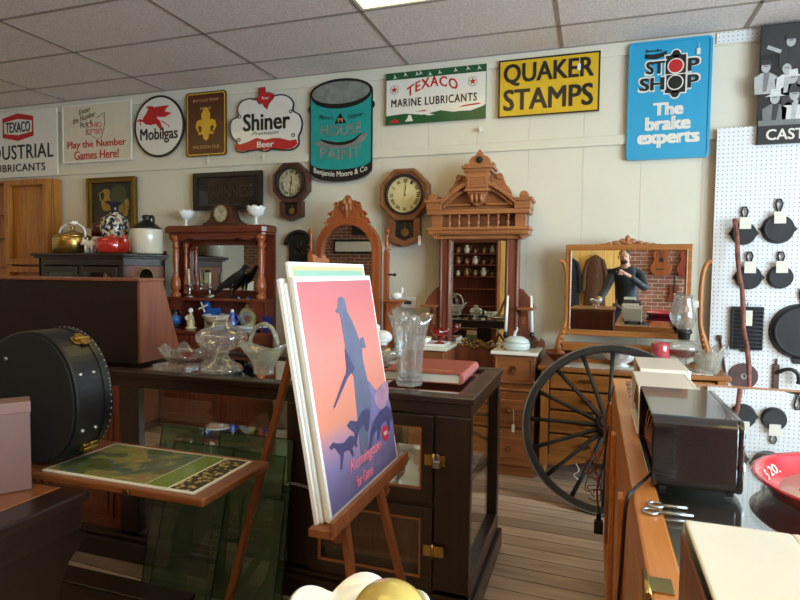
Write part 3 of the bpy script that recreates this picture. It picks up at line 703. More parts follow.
for s in (-1, 1):
    k = .475 if s < 0 else .5
    hb = [(s*k, 1.16), (s*k, .9), (s*(k-.025), .92), (s*(k-.005), .96), (s*(k-.045), 1.0), (s*(k-.035), 1.05), (s*(k-.085), 1.08), (s*(k-.105), 1.13), (s*(k-.145), 1.16)]
    MB().prism(hb, -.19, -.175).build('scroll_bracket', W['mahog'], t)
    c = MB(); turned(c, -.43 if s < 0 else .475, -.16, 1.186, 1.757, .044); c.build('column', W['cherry'], t)
    c = MB(); turned(c, -.39 if s < 0 else .44, -.07, 1.215, 1.69, .026); c.build('mirror_column', W['cherry'], t)
ap = [(-.48, 1.757), (-.48, 1.715), (-.4, 1.725), (-.35, 1.705), (-.25, 1.73), (-.2, 1.715), (.2, 1.715), (.25, 1.73), (.35, 1.705), (.4, 1.725), (.5, 1.715), (.5, 1.757)]
MB().prism(ap, -.185, -.17).build('apron', W['mahogx'], t)
def cant(x0, x1, d, c): return [(x0, 0), (x0, -d+c), (x0+c, -d), (x1-c, -d), (x1, -d+c), (x1, 0)]
mb = MB().prism(cant(-.515, .525, .185, .03), 1.755, 1.778, 0, 'xy').prism(cant(-.54, .54, .205, .035), 1.778, 1.83, 0, 'xy').prism(cant(-.53, .53, .195, .035), 1.83, 1.842, 0, 'xy')
mb.build('cornice', W['mahogx'], t, bevel=.006)
arch = [(x*1.13+.027, 1.45+(z-1.45)*1.07) for x, z in [(-.345, 1.27), (.345, 1.27), (.345, 1.6), (.3, 1.645), (.22, 1.655), (-.22, 1.655), (-.3, 1.645), (-.345, 1.6)]]
MB().ring(outline(arch, .03), arch, -.045, -.02).build('mirror_frame', W['mahog'], t, bevel=.004)
MB().prism(arch, -.026, -.0225).build('mirror', W['mirror'], t)

# ------------------------------------------------------------------ arched swing mirror dresser
t = thing('arched_mirror_dresser', 'cherry dresser with an arched mirror and carved scroll crest behind the poster easel', 'dresser', (-1.905, 4.59, 0))
MB().box(-.4, -.46, .06, .4, 0, .85).box(-.38, -.44, 0, .38, -.02, .06).build('body', W['cherry'], t, bevel=.004)
MB().box(-.42, -.48, .85, .42, 0, .88).build('top', W['cherry'], t, bevel=.006)
for z0, z1 in ((.1, .33), (.35, .58), (.6, .83)):
    d = MB().box(-.37, -.475, z0, .37, -.46, z1).build('drawer', W['cherry'], t, bevel=.004); pull(d, -.2, -.476, (z0+z1)/2); pull(d, .2, -.476, (z0+z1)/2)
ao = [(.29, .93)] + [(.29*math.cos(a), 1.6+.29*math.sin(a)) for a in [PI*i/20 for i in range(21)]] + [(-.29, .93)]
ai = [(.235, .99)] + [(.235*math.cos(a), 1.595+.235*math.sin(a)) for a in [PI*i/20 for i in range(21)]] + [(-.235, .99)]
MB().ring(ao, ai, -.27, -.22).build('mirror_frame', W['cherry'], t, bevel=.006)
MB().ring([(x*1.02, (z-1.6)*1.02+1.6) for x, z in ai], [(x*.95, (z-1.6)*.96+1.6) for x, z in ai], -.285, -.245).build('inner_moulding', W['cherry'], t)
MB().prism(ai, -.25, -.245).build('mirror', W['mirror'], t)
cr = [(0, 2.06), (.02, 2.05), (.03, 2.02), (.07, 2.015), (.085, 2.0), (.1, 2.0), (.115, 1.97), (.12, 1.945), (.16, 1.92), (.165, 1.9), (.145, 1.89), (.18, 1.87), (.19, 1.84), (.175, 1.825), (.2, 1.78), (.21, 1.76), (.28, 1.68)]
inn = [(.27*math.sin(a), 1.6+.27*math.cos(a)) for a in [1.25*i/10 for i in range(11)]]
poly = cr + inn[::-1]
mb = MB().prism(poly, -.265, -.235).prism([(-x, z) for x, z in poly], -.265, -.235)
for s in (-1, 1):
    mb.tube([(s*(.095+.022*math.cos(a)*(1-a/9)), -.27, 1.98+.022*math.sin(a)*(1-a/9)) for a in [i*.5 for i in range(14)]], .008, 6)
    mb.tube([(s*(.15+.02*math.cos(a)), -.27, 1.9+.02*math.sin(a)) for a in [i*.5 for i in range(10)]], .007, 6)
    mb.tube([(s*(.19+.015*math.cos(a)), -.27, 1.825+.015*math.sin(a)) for a in [i*.5 for i in range(10)]], .006, 6)
mb.build('crest', W['cherry'], t, bevel=.003)
mb = MB().prism([(0, 2.05), (.035, 2.02), (.04, 1.97), (.02, 1.93), (0, 1.88), (-.02, 1.93), (-.04, 1.97), (-.035, 2.02)], -.285, -.26)
for s in (-1, 1): mb.ball((s*.02, -.285, 2.0), (.018, .012, .03)); mb.ball((s*.03, -.28, 1.95), (.014, .01, .025))
mb.ball((0, -.288, 1.96), (.014, .012, .04)).build('carved_shield', W['walnutl'], t, bevel=.003)
for s in (-1, 1):
    mb = MB().box(s*.335-.018, -.27, .88, s*.335+.018, -.22, 1.6); turned(mb, s*.335, -.245, 1.6, 1.78, .02, 0, 1)
    mb.tube([(s*(.335+.0), -.25, 1.74), (s*.35, -.25, 1.77), (s*.34, -.25, 1.79), (s*.325, -.25, 1.775)], .012, 7)
    for z in (1.62, 1.66): mb.cyl((s*.33, -.245, z), (s*.37, -.245, z), .006, n=8)
    mb.build('post', W['cherry'], t)
    hb = [(s*.35, .88), (s*.5, .88), (s*.48, .92), (s*.42, .93), (s*.4, .98), (s*.44, 1.02), (s*.43, 1.07), (s*.38, 1.09), (s*.37, 1.13), (s*.43, 1.17), (s*.46, 1.19), (s*.46, 1.205), (s*.35, 1.205)]
    MB().prism(hb, -.3, -.2).box(min(s*.34, s*.48), -.33, 1.205, max(s*.34, s*.48), -.15, 1.222).build('side_bracket', W['cherry'], t, bevel=.004)
    MB().cyl((s*.353, -.245, 1.42), (s*.4, -.245, 1.42), .008, n=8).ball((s*.405, -.245, 1.42), .013).build('mirror_knob', W['black'], t)

# ------------------------------------------------------------------ tall Victorian dresser with pediment
VX = -.845
t = thing('victorian_dresser', 'tall carved walnut dresser with marble tops, long mirror and pedimented crown', 'dresser', (VX, 4.59, 0))
mb = MB().box(-.47, -.48, .05, .47, 0, .62).box(-.48, -.49, 0, .48, -.0, .06).box(-.47, -.46, .62, -.175, 0, .865).box(.175, -.46, .62, .47, 0, .865)
mb.build('body', W['walnut'], t, bevel=.004)
for z0, z1 in ((.08, .33), (.35, .6)):
    d = MB().box(-.45, -.495, z0, .45, -.48, z1)
    for s in (-1, 1): d.prism([(s*.2, z0+.05), (s*.4, z0+.05), (s*.42, (z0+z1)/2), (s*.4, z1-.05), (s*.2, z1-.05), (s*.18, (z0+z1)/2)], -.503, -.495)
    d = d.build('drawer', W['walnutl'] if z0 < .2 else W['walnut'], t, bevel=.004)
    for s in (-1, 1):
        MB().cyl((s*.3, -.503, (z0+z1)/2), (s*.3, -.525, (z0+z1)/2), .014, n=12).ball((s*.3, -.53, (z0+z1)/2), .016).build('handle', W['brassd'], d)
for s in (-1, 1):
    x0, x1 = (s*.19, s*.455) if s > 0 else (s*.455, s*.19)
    d = MB().box(x0, -.475, .66, x1, -.46, .85).frame(x0, .66, x1, .85, .015, -.482, -.475).build('drawer', W['walnut'], t, bevel=.004)
    mb = MB().prism(circ(s*.32, .765, .022, 12), -.487, -.475).cyl((s*.32, -.48, .76), (s*.32, -.5, .75), .008, n=8); mb.prism([(s*.32-.014, .755), (s*.32+.014, .755), (s*.32, .71)], -.5, -.494).build('handle', W['brassd'], d)
    mb = MB()
    for yy in (-.472,): turned(mb, s*.462, yy, .66, .85, .014, 0, 1)
    mb.build('corner_column', W['walnutz'], t)
    MB().box(s*.325-.165, -.5, .865, s*.325+.165, -.02, .89).build('marble_top', W['marble'], t, bevel=.006)
MB().box(-.17, -.5, .62, .17, -.02, .64).box(-.49, -.5, .612, .49, -.46, .628).build('well_top', W['walnutl'], t, bevel=.004)
# mirror frame
mb = MB().box(-.31, -.18, .64, -.215, -.1, 1.70).box(.205, -.18, .64, .31, -.1, 1.70).box(-.215, -.17, .64, .205, -.1, .885).box(-.215, -.17, 1.69, .205, -.1, 1.71)
for x in (-.23, .22, -.295, .295): mb.cyl((x, -.18, .9), (x, -.18, 1.7), .011, n=10)
mb.build('mirror_frame', W['walnutz'], t, bevel=.004)
MB().box(-.215, -.14, .88, .205, -.135, 1.695).build('mirror', W['mirror'], t)
mb = MB()
for i in range(9):
    a = -.11+i*.0275; mb.ball((a, -.178, .9+.012*math.cos(i*PI/2)), (.016, .008, .012))
    mb.ball((a, -.176, .872+.01*math.sin(i*PI/2)), (.018, .008, .009))
mb.build('gilt_carving', W['brassd'], t)
for s in (-1, 1):
    wing = [(s*.31, .89), (s*.51, .89), (s*.51, .93), (s*.48, .955), (s*.46, .93), (s*.44, .96), (s*.41, .99), (s*.395, 1.03), (s*.385, 1.16), (s*.42, 1.17), (s*.43, 1.19), (s*.4, 1.25), (s*.34, 1.32), (s*.31, 1.33)]
    MB().prism(wing, -.16, -.11).build('side_wing', W['walnutz'], t, bevel=.004)
    MB().prism([(s*.31, 1.17), (s*.435, 1.17), (s*.435, 1.19), (s*.31, 1.19)], -.27, -.1).build('candle_shelf', W['walnut'], t, bevel=.004)
    MB().prism([(-.12, .97), (-.15, 1.0), (-.17, 1.06), (-.165, 1.12), (-.22, 1.15), (-.25, 1.17), (-.12, 1.17)], s*.35-.015, s*.35+.015, 0, 'yz').build('bracket', W['walnut'], t)
# crown
mb = MB().box(-.34, -.21, 1.70, .34, -.08, 1.73).box(-.385, -.25, 1.73, .385, -.05, 1.765).box(-.395, -.26, 1.765, .395, -.04, 1.79).prism([(-.37, 1.73), (-.33, 1.70), (-.3, 1.73)], -.24, -.06).prism([(.37, 1.73), (.33, 1.70), (.3, 1.73)], -.24, -.06)
mb.build('lower_cornice', W['walnutl'], t, bevel=.006)
MB().box(-.33, -.259, 1.735, .33, -.25, 1.75).build('dark_band', W['walnut'], t)
mb = MB().box(-.36, -.12, 1.79, .36, -.06, 1.885).box(-.36, -.235, 1.79, -.28, -.06, 1.885).box(.28, -.235, 1.79, .36, -.06, 1.885)
for i in range(7): turned(mb, -.225+i*.075, -.21, 1.79, 1.885, .014, 0, 1, 10)
mb.build('baluster_gallery', W['walnutl'], t, bevel=.003)
mb = MB().box(-.39, -.27, 1.885, .39, -.04, 1.92).box(-.41, -.285, 1.975, -.275, -.04, 2.0).box(.275, -.285, 1.975, .41, -.04, 2.0).box(-.395, -.275, 1.92, -.275, -.04, 1.975).box(.275, -.275, 1.92, .395, -.04, 1.975)
n = 14; ai2 = [(-.275+.55*i/n, 1.96+.15*math.sin(PI*i/n)) for i in range(n+1)]; ao2 = [(x*1.06, z+.03) for x, z in ai2]
mb.prism(ai2+[(.275, 1.92), (-.275, 1.92)], -.2, -.06)
for i in range(n): mb.prism([ai2[i], ai2[i+1], ao2[i+1], ao2[i]], -.285, -.05)
for i in range(n): mb.prism([(ai2[i][0]*.97, ai2[i][1]-.03), (ai2[i+1][0]*.97, ai2[i+1][1]-.03), ai2[i+1], ai2[i]], -.25, -.05)
for s in (-1, 1):
    mb.cyl((s*.345, -.28, 2.015), (s*.345, -.06, 2.015), .032, n=16); mb.box(min(s*.06, s*.24), -.24, 1.95, max(s*.06, s*.24), -.19, 1.965)
mb.build('pediment', W['walnutl'], t, bevel=.004)
mb = MB()
for s in (-1, 1):
    mb.prism([(s*.09, 2.12), (s*.15, 2.1), (s*.22, 2.05), (s*.25, 2.03), (s*.23, 2.08), (s*.2, 2.11), (s*.185, 2.15), (s*.16, 2.16), (s*.13, 2.19), (s*.09, 2.18)], -.2, -.15)
    mb.cyl((s*.155, -.22, 2.17), (s*.155, -.13, 2.17), .024, n=14)
mb.box(-.105, -.27, 2.2, .105, -.05, 2.225).box(-.12, -.285, 2.225, .12, -.05, 2.245)
mb.box(-.085, -.3, 2.06, .085, -.06, 2.2).frame(-.07, 2.08, .07, 2.16, .01, -.31, -.3).box(-.07, -.305, 2.085, .07, -.3, 2.155)
for i in range(8): mb.prism([(-.08+i*.02, 2.2), (-.07+i*.02, 2.185), (-.06+i*.02, 2.2)], -.306, -.3)
mb.box(-.095, -.305, 2.05, .095, -.06, 2.065)
mb.build('centre_block', W['walnutl'], t, bevel=.004)
ct = [(.115, 2.245), (.12, 2.265), (.1, 2.28), (.085, 2.27), (.08, 2.3), (.06, 2.325), (.03, 2.335), (.02, 2.355), (0, 2.38)]
mb = MB().prism(ct+[(-x, z) for x, z in ct[-2::-1]], -.2, -.16).build('finial_crest', W['walnutl'], t, bevel=.003)
MB().cyl((0, -.215, 2.3), (0, -.195, 2.3), .024, .026, 18).ball((0, -.215, 2.3), (.015, .008, .015)).build('rosette', W['ironw'], t)
mb = MB().prism([(-.08, 2.05), (.08, 2.05), (.06, 2.01), (.05, 1.97), (.0, 1.94), (-.05, 1.97), (-.06, 2.01)], -.28, -.2)
for x in (-.035, 0, .035): mb.ball((x, -.29, 2.0), (.017, .03, .035))
mb.build('carved_bracket', W['walnutl'], t, bevel=.004)

# ------------------------------------------------------------------ oak dresser with swing mirror
t = thing('oak_dresser', 'golden oak dresser with wide rectangular swing mirror behind the wagon wheel', 'dresser', (.245, 4.59, 0))
def bow(x0, x1, y0, amp, yb, k=14):
    return [(x0+(x1-x0)*i/k, y0-amp*math.sin(PI*i/k)**2) for i in range(k+1)] + [(x1, yb), (x0, yb)]
mb = MB().box(-.57, -.44, .14, -.53, 0, .77).box(.53, -.44, .14, .57, 0, .77).box(-.55, -.02, .14, .55, 0, .77).box(-.55, -.43, .14, .55, 0, .17)
mb.build('carcass', W['oak'], t, bevel=.003)
for sx in (-1, 1):
    for y0 in (-.47, -.06):
        MB().box(sx*.55-.028, y0, .1 if y0 < -.1 else 0, sx*.55+.028, y0+.055, .77).cyl((sx*.55, y0+.028, .1), (sx*.55, y0+.028, 0), .027, .018, 12).build('leg', W['oak'], t, bevel=.005)
MB().prism(bow(-.6, .6, -.48, .04, 0), .77, .80, 0, 'xy').build('top', W['oakx'], t, bevel=.008)
for z0, z1 in ((.645, .755), (.5, .63), (.335, .485), (.18, .32)):
    d = MB().prism(bow(-.515, .515, -.455, .04, -.42), z0, z1, 0, 'xy').build('drawer', W['oakx'], t, bevel=.005)
    for x in (-.28, .28): pull(d, x, -.487, (z0+z1)/2+.01, .1, 'brassd')
MB().prism([(-.52, .18), (.52, .18), (.52, .1), (.4, .11), (.25, .15), (-.25, .15), (-.4, .11), (-.52, .1)], -.46, -.435).build('apron', W['oakx'], t)
MB().box(-.45, -.235, .885, .41, -.18, .945).box(-.47, -.24, .80, .43, -.17, .83).build('harp_rail', W['oakx'], t, bevel=.004)
for s, xo in ((-1, -.43), (1, .455)):
    c = smooth_pts([(xo-s*.04, -.2, .80), (xo+s*.03, -.2, .86), (xo+s*.045, -.2, .93), (xo+s*.02, -.2, 1.02), (xo-s*.002, -.2, 1.12), (xo-s*.005, -.2, 1.3), (xo-s*.0, -.2, 1.42), (xo+s*.015, -.2, 1.5), (xo+s*.035, -.2, 1.535), (xo+s*.055, -.2, 1.53)], 4)
    r = [.042-.026*min(1, i/(len(c)*.4)) for i in range(len(c))]
    mb = MB().tube(c, r, 10)
    for k in range(6): mb.cyl((xo+s*(.03-.006*k), -.235, .86+k*.035), (xo+s*(.05-.008*k), -.215, .875+k*.035), .006, n=6)
    mb.build('harp_post', W['oak'], t)
mr = bpy.data.objects.new('swing_mirror', None)
mb = MB().frame(-.415, 1.0, .415, 1.655, .034, -.03, .01)
mb.frame(-.386, 1.029, .386, 1.626, .012, -.038, -.025)
mf = mb.build('mirror_frame', W['oakx'], t, bevel=.006, loc=(-.026, -.195, 0), rot=(.003, 0, math.radians(-2.0)))
MB().box(-.38, -.012, 1.036, .38, -.008, 1.622).build('mirror', W['mirror'], mf)
mb = MB()
for s in (-1, 1):
    for x, z, a, b in ((.03, 1.675, .028, .022), (.075, 1.665, .032, .016), (.12, 1.657, .028, .013), (.165, 1.653, .026, .01), (.205, 1.65, .02, .008)): mb.ball((s*x, -.015, z), (a, .014, b))
mb.ball((0, -.02, 1.69), (.018, .016, .03)); mb.ball((0, -.022, 1.665), (.03, .014, .018))
mb.build('carved_crest', W['walnutl'], mf)
mb = MB().ball((.0, -.245, .905), (.03, .015, .022)); mb.ball((-.03, -.243, .9), (.02, .012, .014)); mb.ball((.03, -.243, .9), (.02, .012, .014)); mb.build('carved_ornament', W['walnutl'], t)
bpy.data.objects.remove(mr)

# ------------------------------------------------------------------ wall clocks
def octo(r, cz, rx=None):
    rx = rx or r; return [(rx*math.cos(PI/8+PI/4*i)/math.cos(PI/8), cz+r*math.sin(PI/8+PI/4*i)/math.cos(PI/8)) for i in range(8)]
def clock(label, loc, R, dial, wm, h, minute, dm, drop, sun):
    t = thing('wall_clock', label, 'clock', loc)
    mb = MB().ring(octo(R, 0), octo(R*.7, 0), -.09, 0).ring(octo(R*.97, 0), octo(R*.86, 0), -.105, -.09).prism(octo(R*.9, 0), -.05, 0)
    mb.build('octagon_frame', wm, t, bevel=.005); t.scale = (.95, .8, .95)
    f = MB().prism(circ(0, 0, dial, 40), -.062, -.055).build('dial', dm, t)
    nu = ['XII', 'I', 'II', 'III', 'IIII', 'V', 'VI', 'VII', 'VIII', 'IX', 'X', 'XI']
    for i, s in enumerate(nu):
        a = PI/6*i; w = dial*.036*len(s)+.004
        text_mesh(s, W['s_black'], f, (dial*.78*math.sin(a)-w, dial*.78*math.cos(a)-dial*.1, dial*.78*math.sin(a)+w, dial*.78*math.cos(a)+dial*.1), -.062, 'numeral', .02, rot=-a if abs(math.cos(a)) > -2 else 0)
    mb = MB()
    for a, l, w in ((h, dial*.5, .006), (minute, dial*.75, .004)): mb.bar((0, -.066, 0), (l*math.sin(a), -.066, l*math.cos(a)), w, .002, up=(0, 1, 0))
    mb.cyl((0, -.07, 0), (0, -.062, 0), .008, n=10); mb.build('hands', W['s_black'], t)
    MB().ring(circ(0, 0, dial*1.13, 40), circ(0, 0, dial, 40), -.105, -.06).build('bezel', W['ironw'], t, bevel=.003)
    w, z0, z1 = R*.63, -R*.9, -R*drop
    pts = [(-w, z0), (-w, z1+R*.22), (0, z1), (w, z1+R*.22), (w, z0)]; k = .62
    pin = [(x*k, z0-.02 if i in (0, 4) else (z-z0)*.78+z0-.005) for i, (x, z) in enumerate(pts)]
    MB().ring(pts, pin, -.085, 0).box(-w*.9, -.01, z1+R*.3, w*.9, 0, z0).build('drop_case', wm, t, bevel=.004)
    MB().prism(pin, -.03, -.025).build('drop_back', W['black'], t)
    mb = MB().prism(circ(0, (z0+z1)/2, R*.16, 24), -.05, -.04)
    mb.cyl((0, -.045, (z0+z1)/2), (0, -.045, z0), .003, n=6); mb.build('pendulum', W['brass'], t)
    MB().prism(pin, -.07, -.067).build('drop_glass', W['pane'], t)
    return t
W['dial'] = plain('aged_dial', (222, 206, 152), .5, var=.12, scale=10)
W['dial2'] = plain('spotted_dial', (176, 168, 138), .5, var=.4, scale=38)
clock('larger light oak octagonal wall clock with cream dial near noon', (-1.487, 4.59, 2.074), .221, .155, W['clockw'], 0.08, 0.05, W['dial'], 2.02, 0)
clock('smaller dark octagonal wall clock with spotted dial below the beer sign', (-2.535, 4.59, 2.21), .183, .128, W['clockd'], .1, 3.3, W['dial2'], 1.9, 0)

# ------------------------------------------------------------------ pictures and small wall things
t = thing('framed_painting', 'gilt framed dark still life painting with yellow pitcher and fruit', 'painting', (-4.56, 4.595, 2.095))
MB().frame(-.3, -.25, .3, .25, .05, -.04, 0).frame(-.3, -.25, .3, .25, .015, -.05, -.04).build('frame', W['brassd'], t, bevel=.004)
W['p_gold'] = plain('paint_gold', (150, 116, 36), .5, var=.4, scale=20)
cv = ramp_mat('canvas_dark', [(0, (70, 46, 26)), (.4, (40, 36, 22)), (1, (24, 27, 21))], 'z', -.25, .25, .4, .15)
f = MB().box(-.255, -.015, -.205, .255, -.01, .205).build('canvas', cv, t)
shape(f, [smooth_pts([(-.11, .13), (-.07, .14), (-.03, .12), (-.04, .06), (.0, .0), (-.03, -.07), (-.11, -.07), (-.14, 0), (-.1, .06)], 4, True)], W['p_gold'], 'painted_pitcher', -.0152)
MB().tube([(-.11, -.017, .12), (-.16, -.017, .1), (-.15, -.017, .03), (-.125, -.017, .01)], .006, 6).build('painted_handle', W['p_gold'], f)
shape(f, [circ(.1, -.05, .045), circ(.18, -.02, .03, 20, .06), circ(.16, -.1, .035)], W['p_gold'], 'painted_fruit', -.0152)
shape(f, [circ(.08, .08, .1)], plain('paint_olive', (66, 66, 40), .5), 'painted_plate', -.0152)
t = thing('dark_glass_sign', 'black framed dark glass sign reading GUINNESS above the mahogany sideboard', 'sign', (-3.215, 4.59, 2.17))
MB().frame(-.37, -.175, .37, .17, .045, -.035, 0).build('frame', W['black'], t, bevel=.004)
f = MB().box(-.33, -.018, -.135, .33, -.012, .13).build('glass_face', plain('smoked_glass', (30, 26, 20), .08, coat=1, var=.2), t)
text_mesh('GUINNESS', plain('dull_gold', (50, 40, 26), .4), f, (-.22, -.06, .27, .05), -.0185, bold=.02)
mb = MB()
for x in (-.1, .12): mb.prism(smooth_pts([(x-.11, -.12), (x-.11, .06), (x-.05, .11), (x+.05, .11), (x+.1, .06), (x+.1, -.12)], 3)+[(x+.1, -.12)], -.019, -.0182)
mb.build('bottle_shapes', plain('dark_amber', (44, 30, 18), .2), f)
t = thing('wall_plaque', 'small black arched carved plaque on the wall below the smaller dark clock', 'plaque', (-2.48, 4.59, 1.65))
MB().prism([(-.1, -.15), (.1, -.15), (.1, .02)] + [(.1*math.cos(a), .02+.1*math.sin(a)) for a in [PI*i/12 for i in range(1, 12)]] + [(-.1, .02)], -.02, 0).build('body', W['iron'], t, bevel=.006)
MB().tube([(.125*math.cos(a), -.02, .02+.115*math.sin(a)) for a in [PI*i/14 for i in range(15)]], .02, 8).build('arched_rim', W['iron'], t)
mb = MB().ball((0, -.02, .02), (.045, .015, .05)); mb.ball((-.03, -.02, -.06), (.04, .012, .04)); mb.ball((.04, -.02, -.07), (.03, .012, .04)); mb.build('relief', W['iron'], t)
t = thing('thermostat', 'small white wall thermostat beside the cut glass vase', 'thermostat', (-1.465, 4.612, 1.185))
MB().box(-.066, -.022, -.048, .066, 0, .048).build('body', W['white'], t, bevel=.006)
MB().box(-.035, -.0235, -.012, .03, -.0215, .018).build('display', plain('lcd', (60, 66, 62), .3), t)
# cast iron on the pegboard
def skillet(label, x, z, r, hl=.1, spout=True, d=.035, y=4.5555, lip=0):
    t = thing('skillet', label, 'pan', (x, y, z))
    mb = MB().lathe([(r*.8, -d), (r*.86, -d-.004), (r*.9, -d), (r, 0), (r*.97, 0), (r*.85, -d+.006)][::1], n=32, axis='y', close=False)
    if spout:
        for s in (-1, 1): mb.prism([(s*r*.97, -.02), (s*(r+.014), 0), (s*r*.97, .02)], -.01, 0)
    if lip: mb.prism([(-.05, -r*.95), (.05, -r*.95), (.035, -r-.03), (-.035, -r-.03)], -.01, 0)
    mb.build('pan', W['iron'], t)
    MB().tube([(0, -.008, r*.9), (.012, -.01, r+hl*.35), (.02, -.012, r+hl*.7), (.008, -.012, r+hl), (-.012, -.012, r+hl), (-.02, -.012, r+hl*.7), (-.012, -.01, r+hl*.35)], .006, 8, closed=True).build('handle', W['iron'], t)
    MB().cyl((0, 0, r+hl*.85), (0, -.035, r+hl*.85), .003, n=6).build('peg_hook', W['steel'], t)
    g = MB().box(-.035, -.045, r*.35, .035, -.0435, r*.35+.08).build('tag', W['paper'], t)
    return t
skillet('small cast iron skillet on the upper peg row behind the walking stick', .972, 1.735, .08, .1)
skillet('cast iron skillet on the upper peg row, right of the walking stick', 1.176, 1.762, .1, .1)
skillet('small spouted cast iron skillet directly above the ribbed bread pan', 1.012, 1.432, .084, .09)
skillet('small cast iron skillet without spouts on the second peg row', 1.2, 1.437, .08, .09, False)
skillet('largest cast iron skillet, low at the right edge of the pegboard', 1.335, 1.07, .19, .1, False, .05, lip=1)
t = thing('bread_pan', 'ribbed rectangular cast iron bread pan hanging on the pegboard', 'pan', (1.012, 4.5555, 1.08))
mb = MB().box(-.097, -.02, -.148, .097, 0, .15).frame(-.097, -.148, .097, .15, .012, -.03, -.02)
for i in range(10): mb.cyl((-.088, -.021, -.125+i*.0275), (.088, -.021, -.125+i*.0275), .0105, n=10)
mb.prism([(-.03, -.148), (.03, -.148), (.025, -.165), (-.025, -.165)], -.02, -.01); mb.build('pan', W['iron'], t, bevel=.002)
MB().tube([(0, -.01, .15), (0, -.03, .2)], .003, 6).build('peg_hook', W['steel'], t)
MB().box(-.027, -.036, .02, .027, -.0345, .125).build('tag', W['paper'], t)
t = thing('saw_blade', 'round rusty saw blade with center hole at the bottom of the pegboard', 'saw blade', (1.005, 4.5555, .745))
MB().ring(circ(0, 0, .09, 40), circ(0, 0, .014, 40), -.01, 0).lathe([(.0881, -.002), (.0905, -.005), (.0881, -.008)], n=40, axis='y', close=True).build('disc', W['rust'], t)
MB().ring(circ(0, 0, .02, 20), circ(0, 0, .013, 20), -.016, -.01).build('hub', W['steel'], t)
t = thing('iron_tool', 'slim rusty iron bar tool leaning beside the round saw blade', 'tool', (.87, 4.5555, .9))
MB().bar((-.022, -.01, .125), (.045, -.01, -.28), .026, .012).bar((-.022, -.01, .09), (-.022, -.01, .125), .03, .014).build('bar', W['rust'], t, bevel=.003)
MB().tube([(.018, -.02, .06), (.035, -.02, .05), (.035, -.02, -.0), (.028, -.02, -.02)], .003, 6).build('wire_loop', W['steel'], t)
t = thing('iron_hook', 'curved iron faucet-like hook low on the pegboard, right of the saw blade', 'hook', (1.2, 4.5555, .78))
MB().box(-.018, -.02, -.12, .018, 0, .06).box(-.006, -.014, .06, .006, -.004, .1).build('plate', W['rust'], t, bevel=.003)
MB().tube(smooth_pts([(.0, -.02, .0), (.04, -.04, .03), (.08, -.05, .035), (.115, -.05, .01), (.125, -.05, -.03), (.12, -.05, -.06)], 4), .013, 8).build('curved_spout', W['ironw'], t)
# ------------------------------------------------------------------ crockery on the china cabinet
CT = 1.576
t = thing('tea_kettle', 'brass teakettle with swing handle at the left end of the dark china cabinet', 'kettle', (-4.53, 4.08, CT))
MB().lathe([(.15, 0), (.165, .01), (.165, .14), (.158, .155), (.15, .155)], n=32).build('body', W['brass'], t)
MB().lathe([(.158, .155), (.12, .175), (.05, .2), (.02, .21), (.012, .225), (.022, .235), (.018, .25), (.0, .255)][:-1], n=32).build('lid', W['brass'], t)
MB().tube(smooth_pts([(-.15, 0, .15), (-.15, 0, .2), (-.11, 0, .25), (0, 0, .28), (.11, 0, .25), (.15, 0, .2), (.15, 0, .15)], 4), .009, 8).tube([(-.05, 0, .279), (.05, 0, .279)], .016, 8).build('handle', W['milk'], t)
MB().tube(smooth_pts([(.15, -.02, .08), (.19, -.02, .1), (.205, -.02, .15)], 3), [.026, .025, .022, .02, .018, .016, .014], 8).build('spout', W['brassd'], t)
t = thing('crock', 'burgundy topped white crock behind the brass teakettle', 'crock', (-4.4, 4.29, CT))
MB().lathe([(.082, 0), (.086, .02), (.086, .16), (.082, .165)], n=28).build('body', W['milk'], t)
MB().lathe([(.09, .165), (.092, .25), (.082, .28), (.045, .3), (.02, .305)], n=28).build('lid', plain('burgundy', (82, 20, 20), .2, coat=.5), t)
t = thing('creamer', 'small cream cow shaped creamer between the brass kettle and red teapot', 'creamer', (-4.18, 3.95, CT))
mb = MB().ball((0, 0, .075), (.06, .035, .038)); mb.ball((-.065, 0, .095), (.032, .026, .03)); mb.ball((-.092, 0, .082), (.016, .016, .014))
for sx in (-.035, .035):
    for sy in (-.018, .018): mb.cyl((sx, sy, .07), (sx, sy, 0), .012, .013, 8)
for sy in (-.02, .02): mb.ball((-.06, sy, .125), (.008, .008, .014))
mb.build('body', W['milk'], t)
MB().tube(smooth_pts([(.055, 0, .085), (.08, 0, .1), (.075, 0, .13), (.03, 0, .125), (.015, 0, .11)], 4), .006, 7).build('handle', W['milk'], t)
t = thing('teapot', 'squat red teapot in front of the dark cloisonne vase', 'teapot', (-3.93, 3.94, CT))
red = plain('red_glaze', (178, 40, 32), .12, coat=.8, var=.05)
MB().lathe([(.1, 0), (.128, .015), (.135, .06), (.132, .11), (.11, .132), (.06, .14)], n=30).build('body', red, t)
MB().lathe([(.065, .138), (.05, .148), (.012, .15), (.016, .16), (.005, .168)], n=20).build('lid', red, t)
MB().tube(smooth_pts([(.1, -.03, .04), (.15, -.035, .06), (.17, -.04, .11), (.165, -.04, .15)], 3), [.034, .032, .03, .027, .025, .022, .02, .018, .018, .018], 10).build('spout', red, t)
MB().tube(smooth_pts([(-.12, 0, .1), (-.165, 0, .1), (-.18, 0, .065), (-.13, 0, .035)], 4), .011, 8).build('handle', red, t)
t = thing('floor_vase', 'tall dark vase with flared neck, patterned white and blue, behind the red teapot', 'vase', (-4.15, 4.19, CT))
vm, nt, b = base_mat('cloisonne'); N = nt.nodes; vo = N.new('ShaderNodeTexVoronoi'); vo.inputs['Scale'].default_value = 42; r = N.new('ShaderNodeValToRGB')
r.color_ramp.interpolation = 'CONSTANT'; e = r.color_ramp.elements; e[0].color = lin((206, 200, 180)); e[1].position = .42; e[1].color = lin((30, 34, 44))
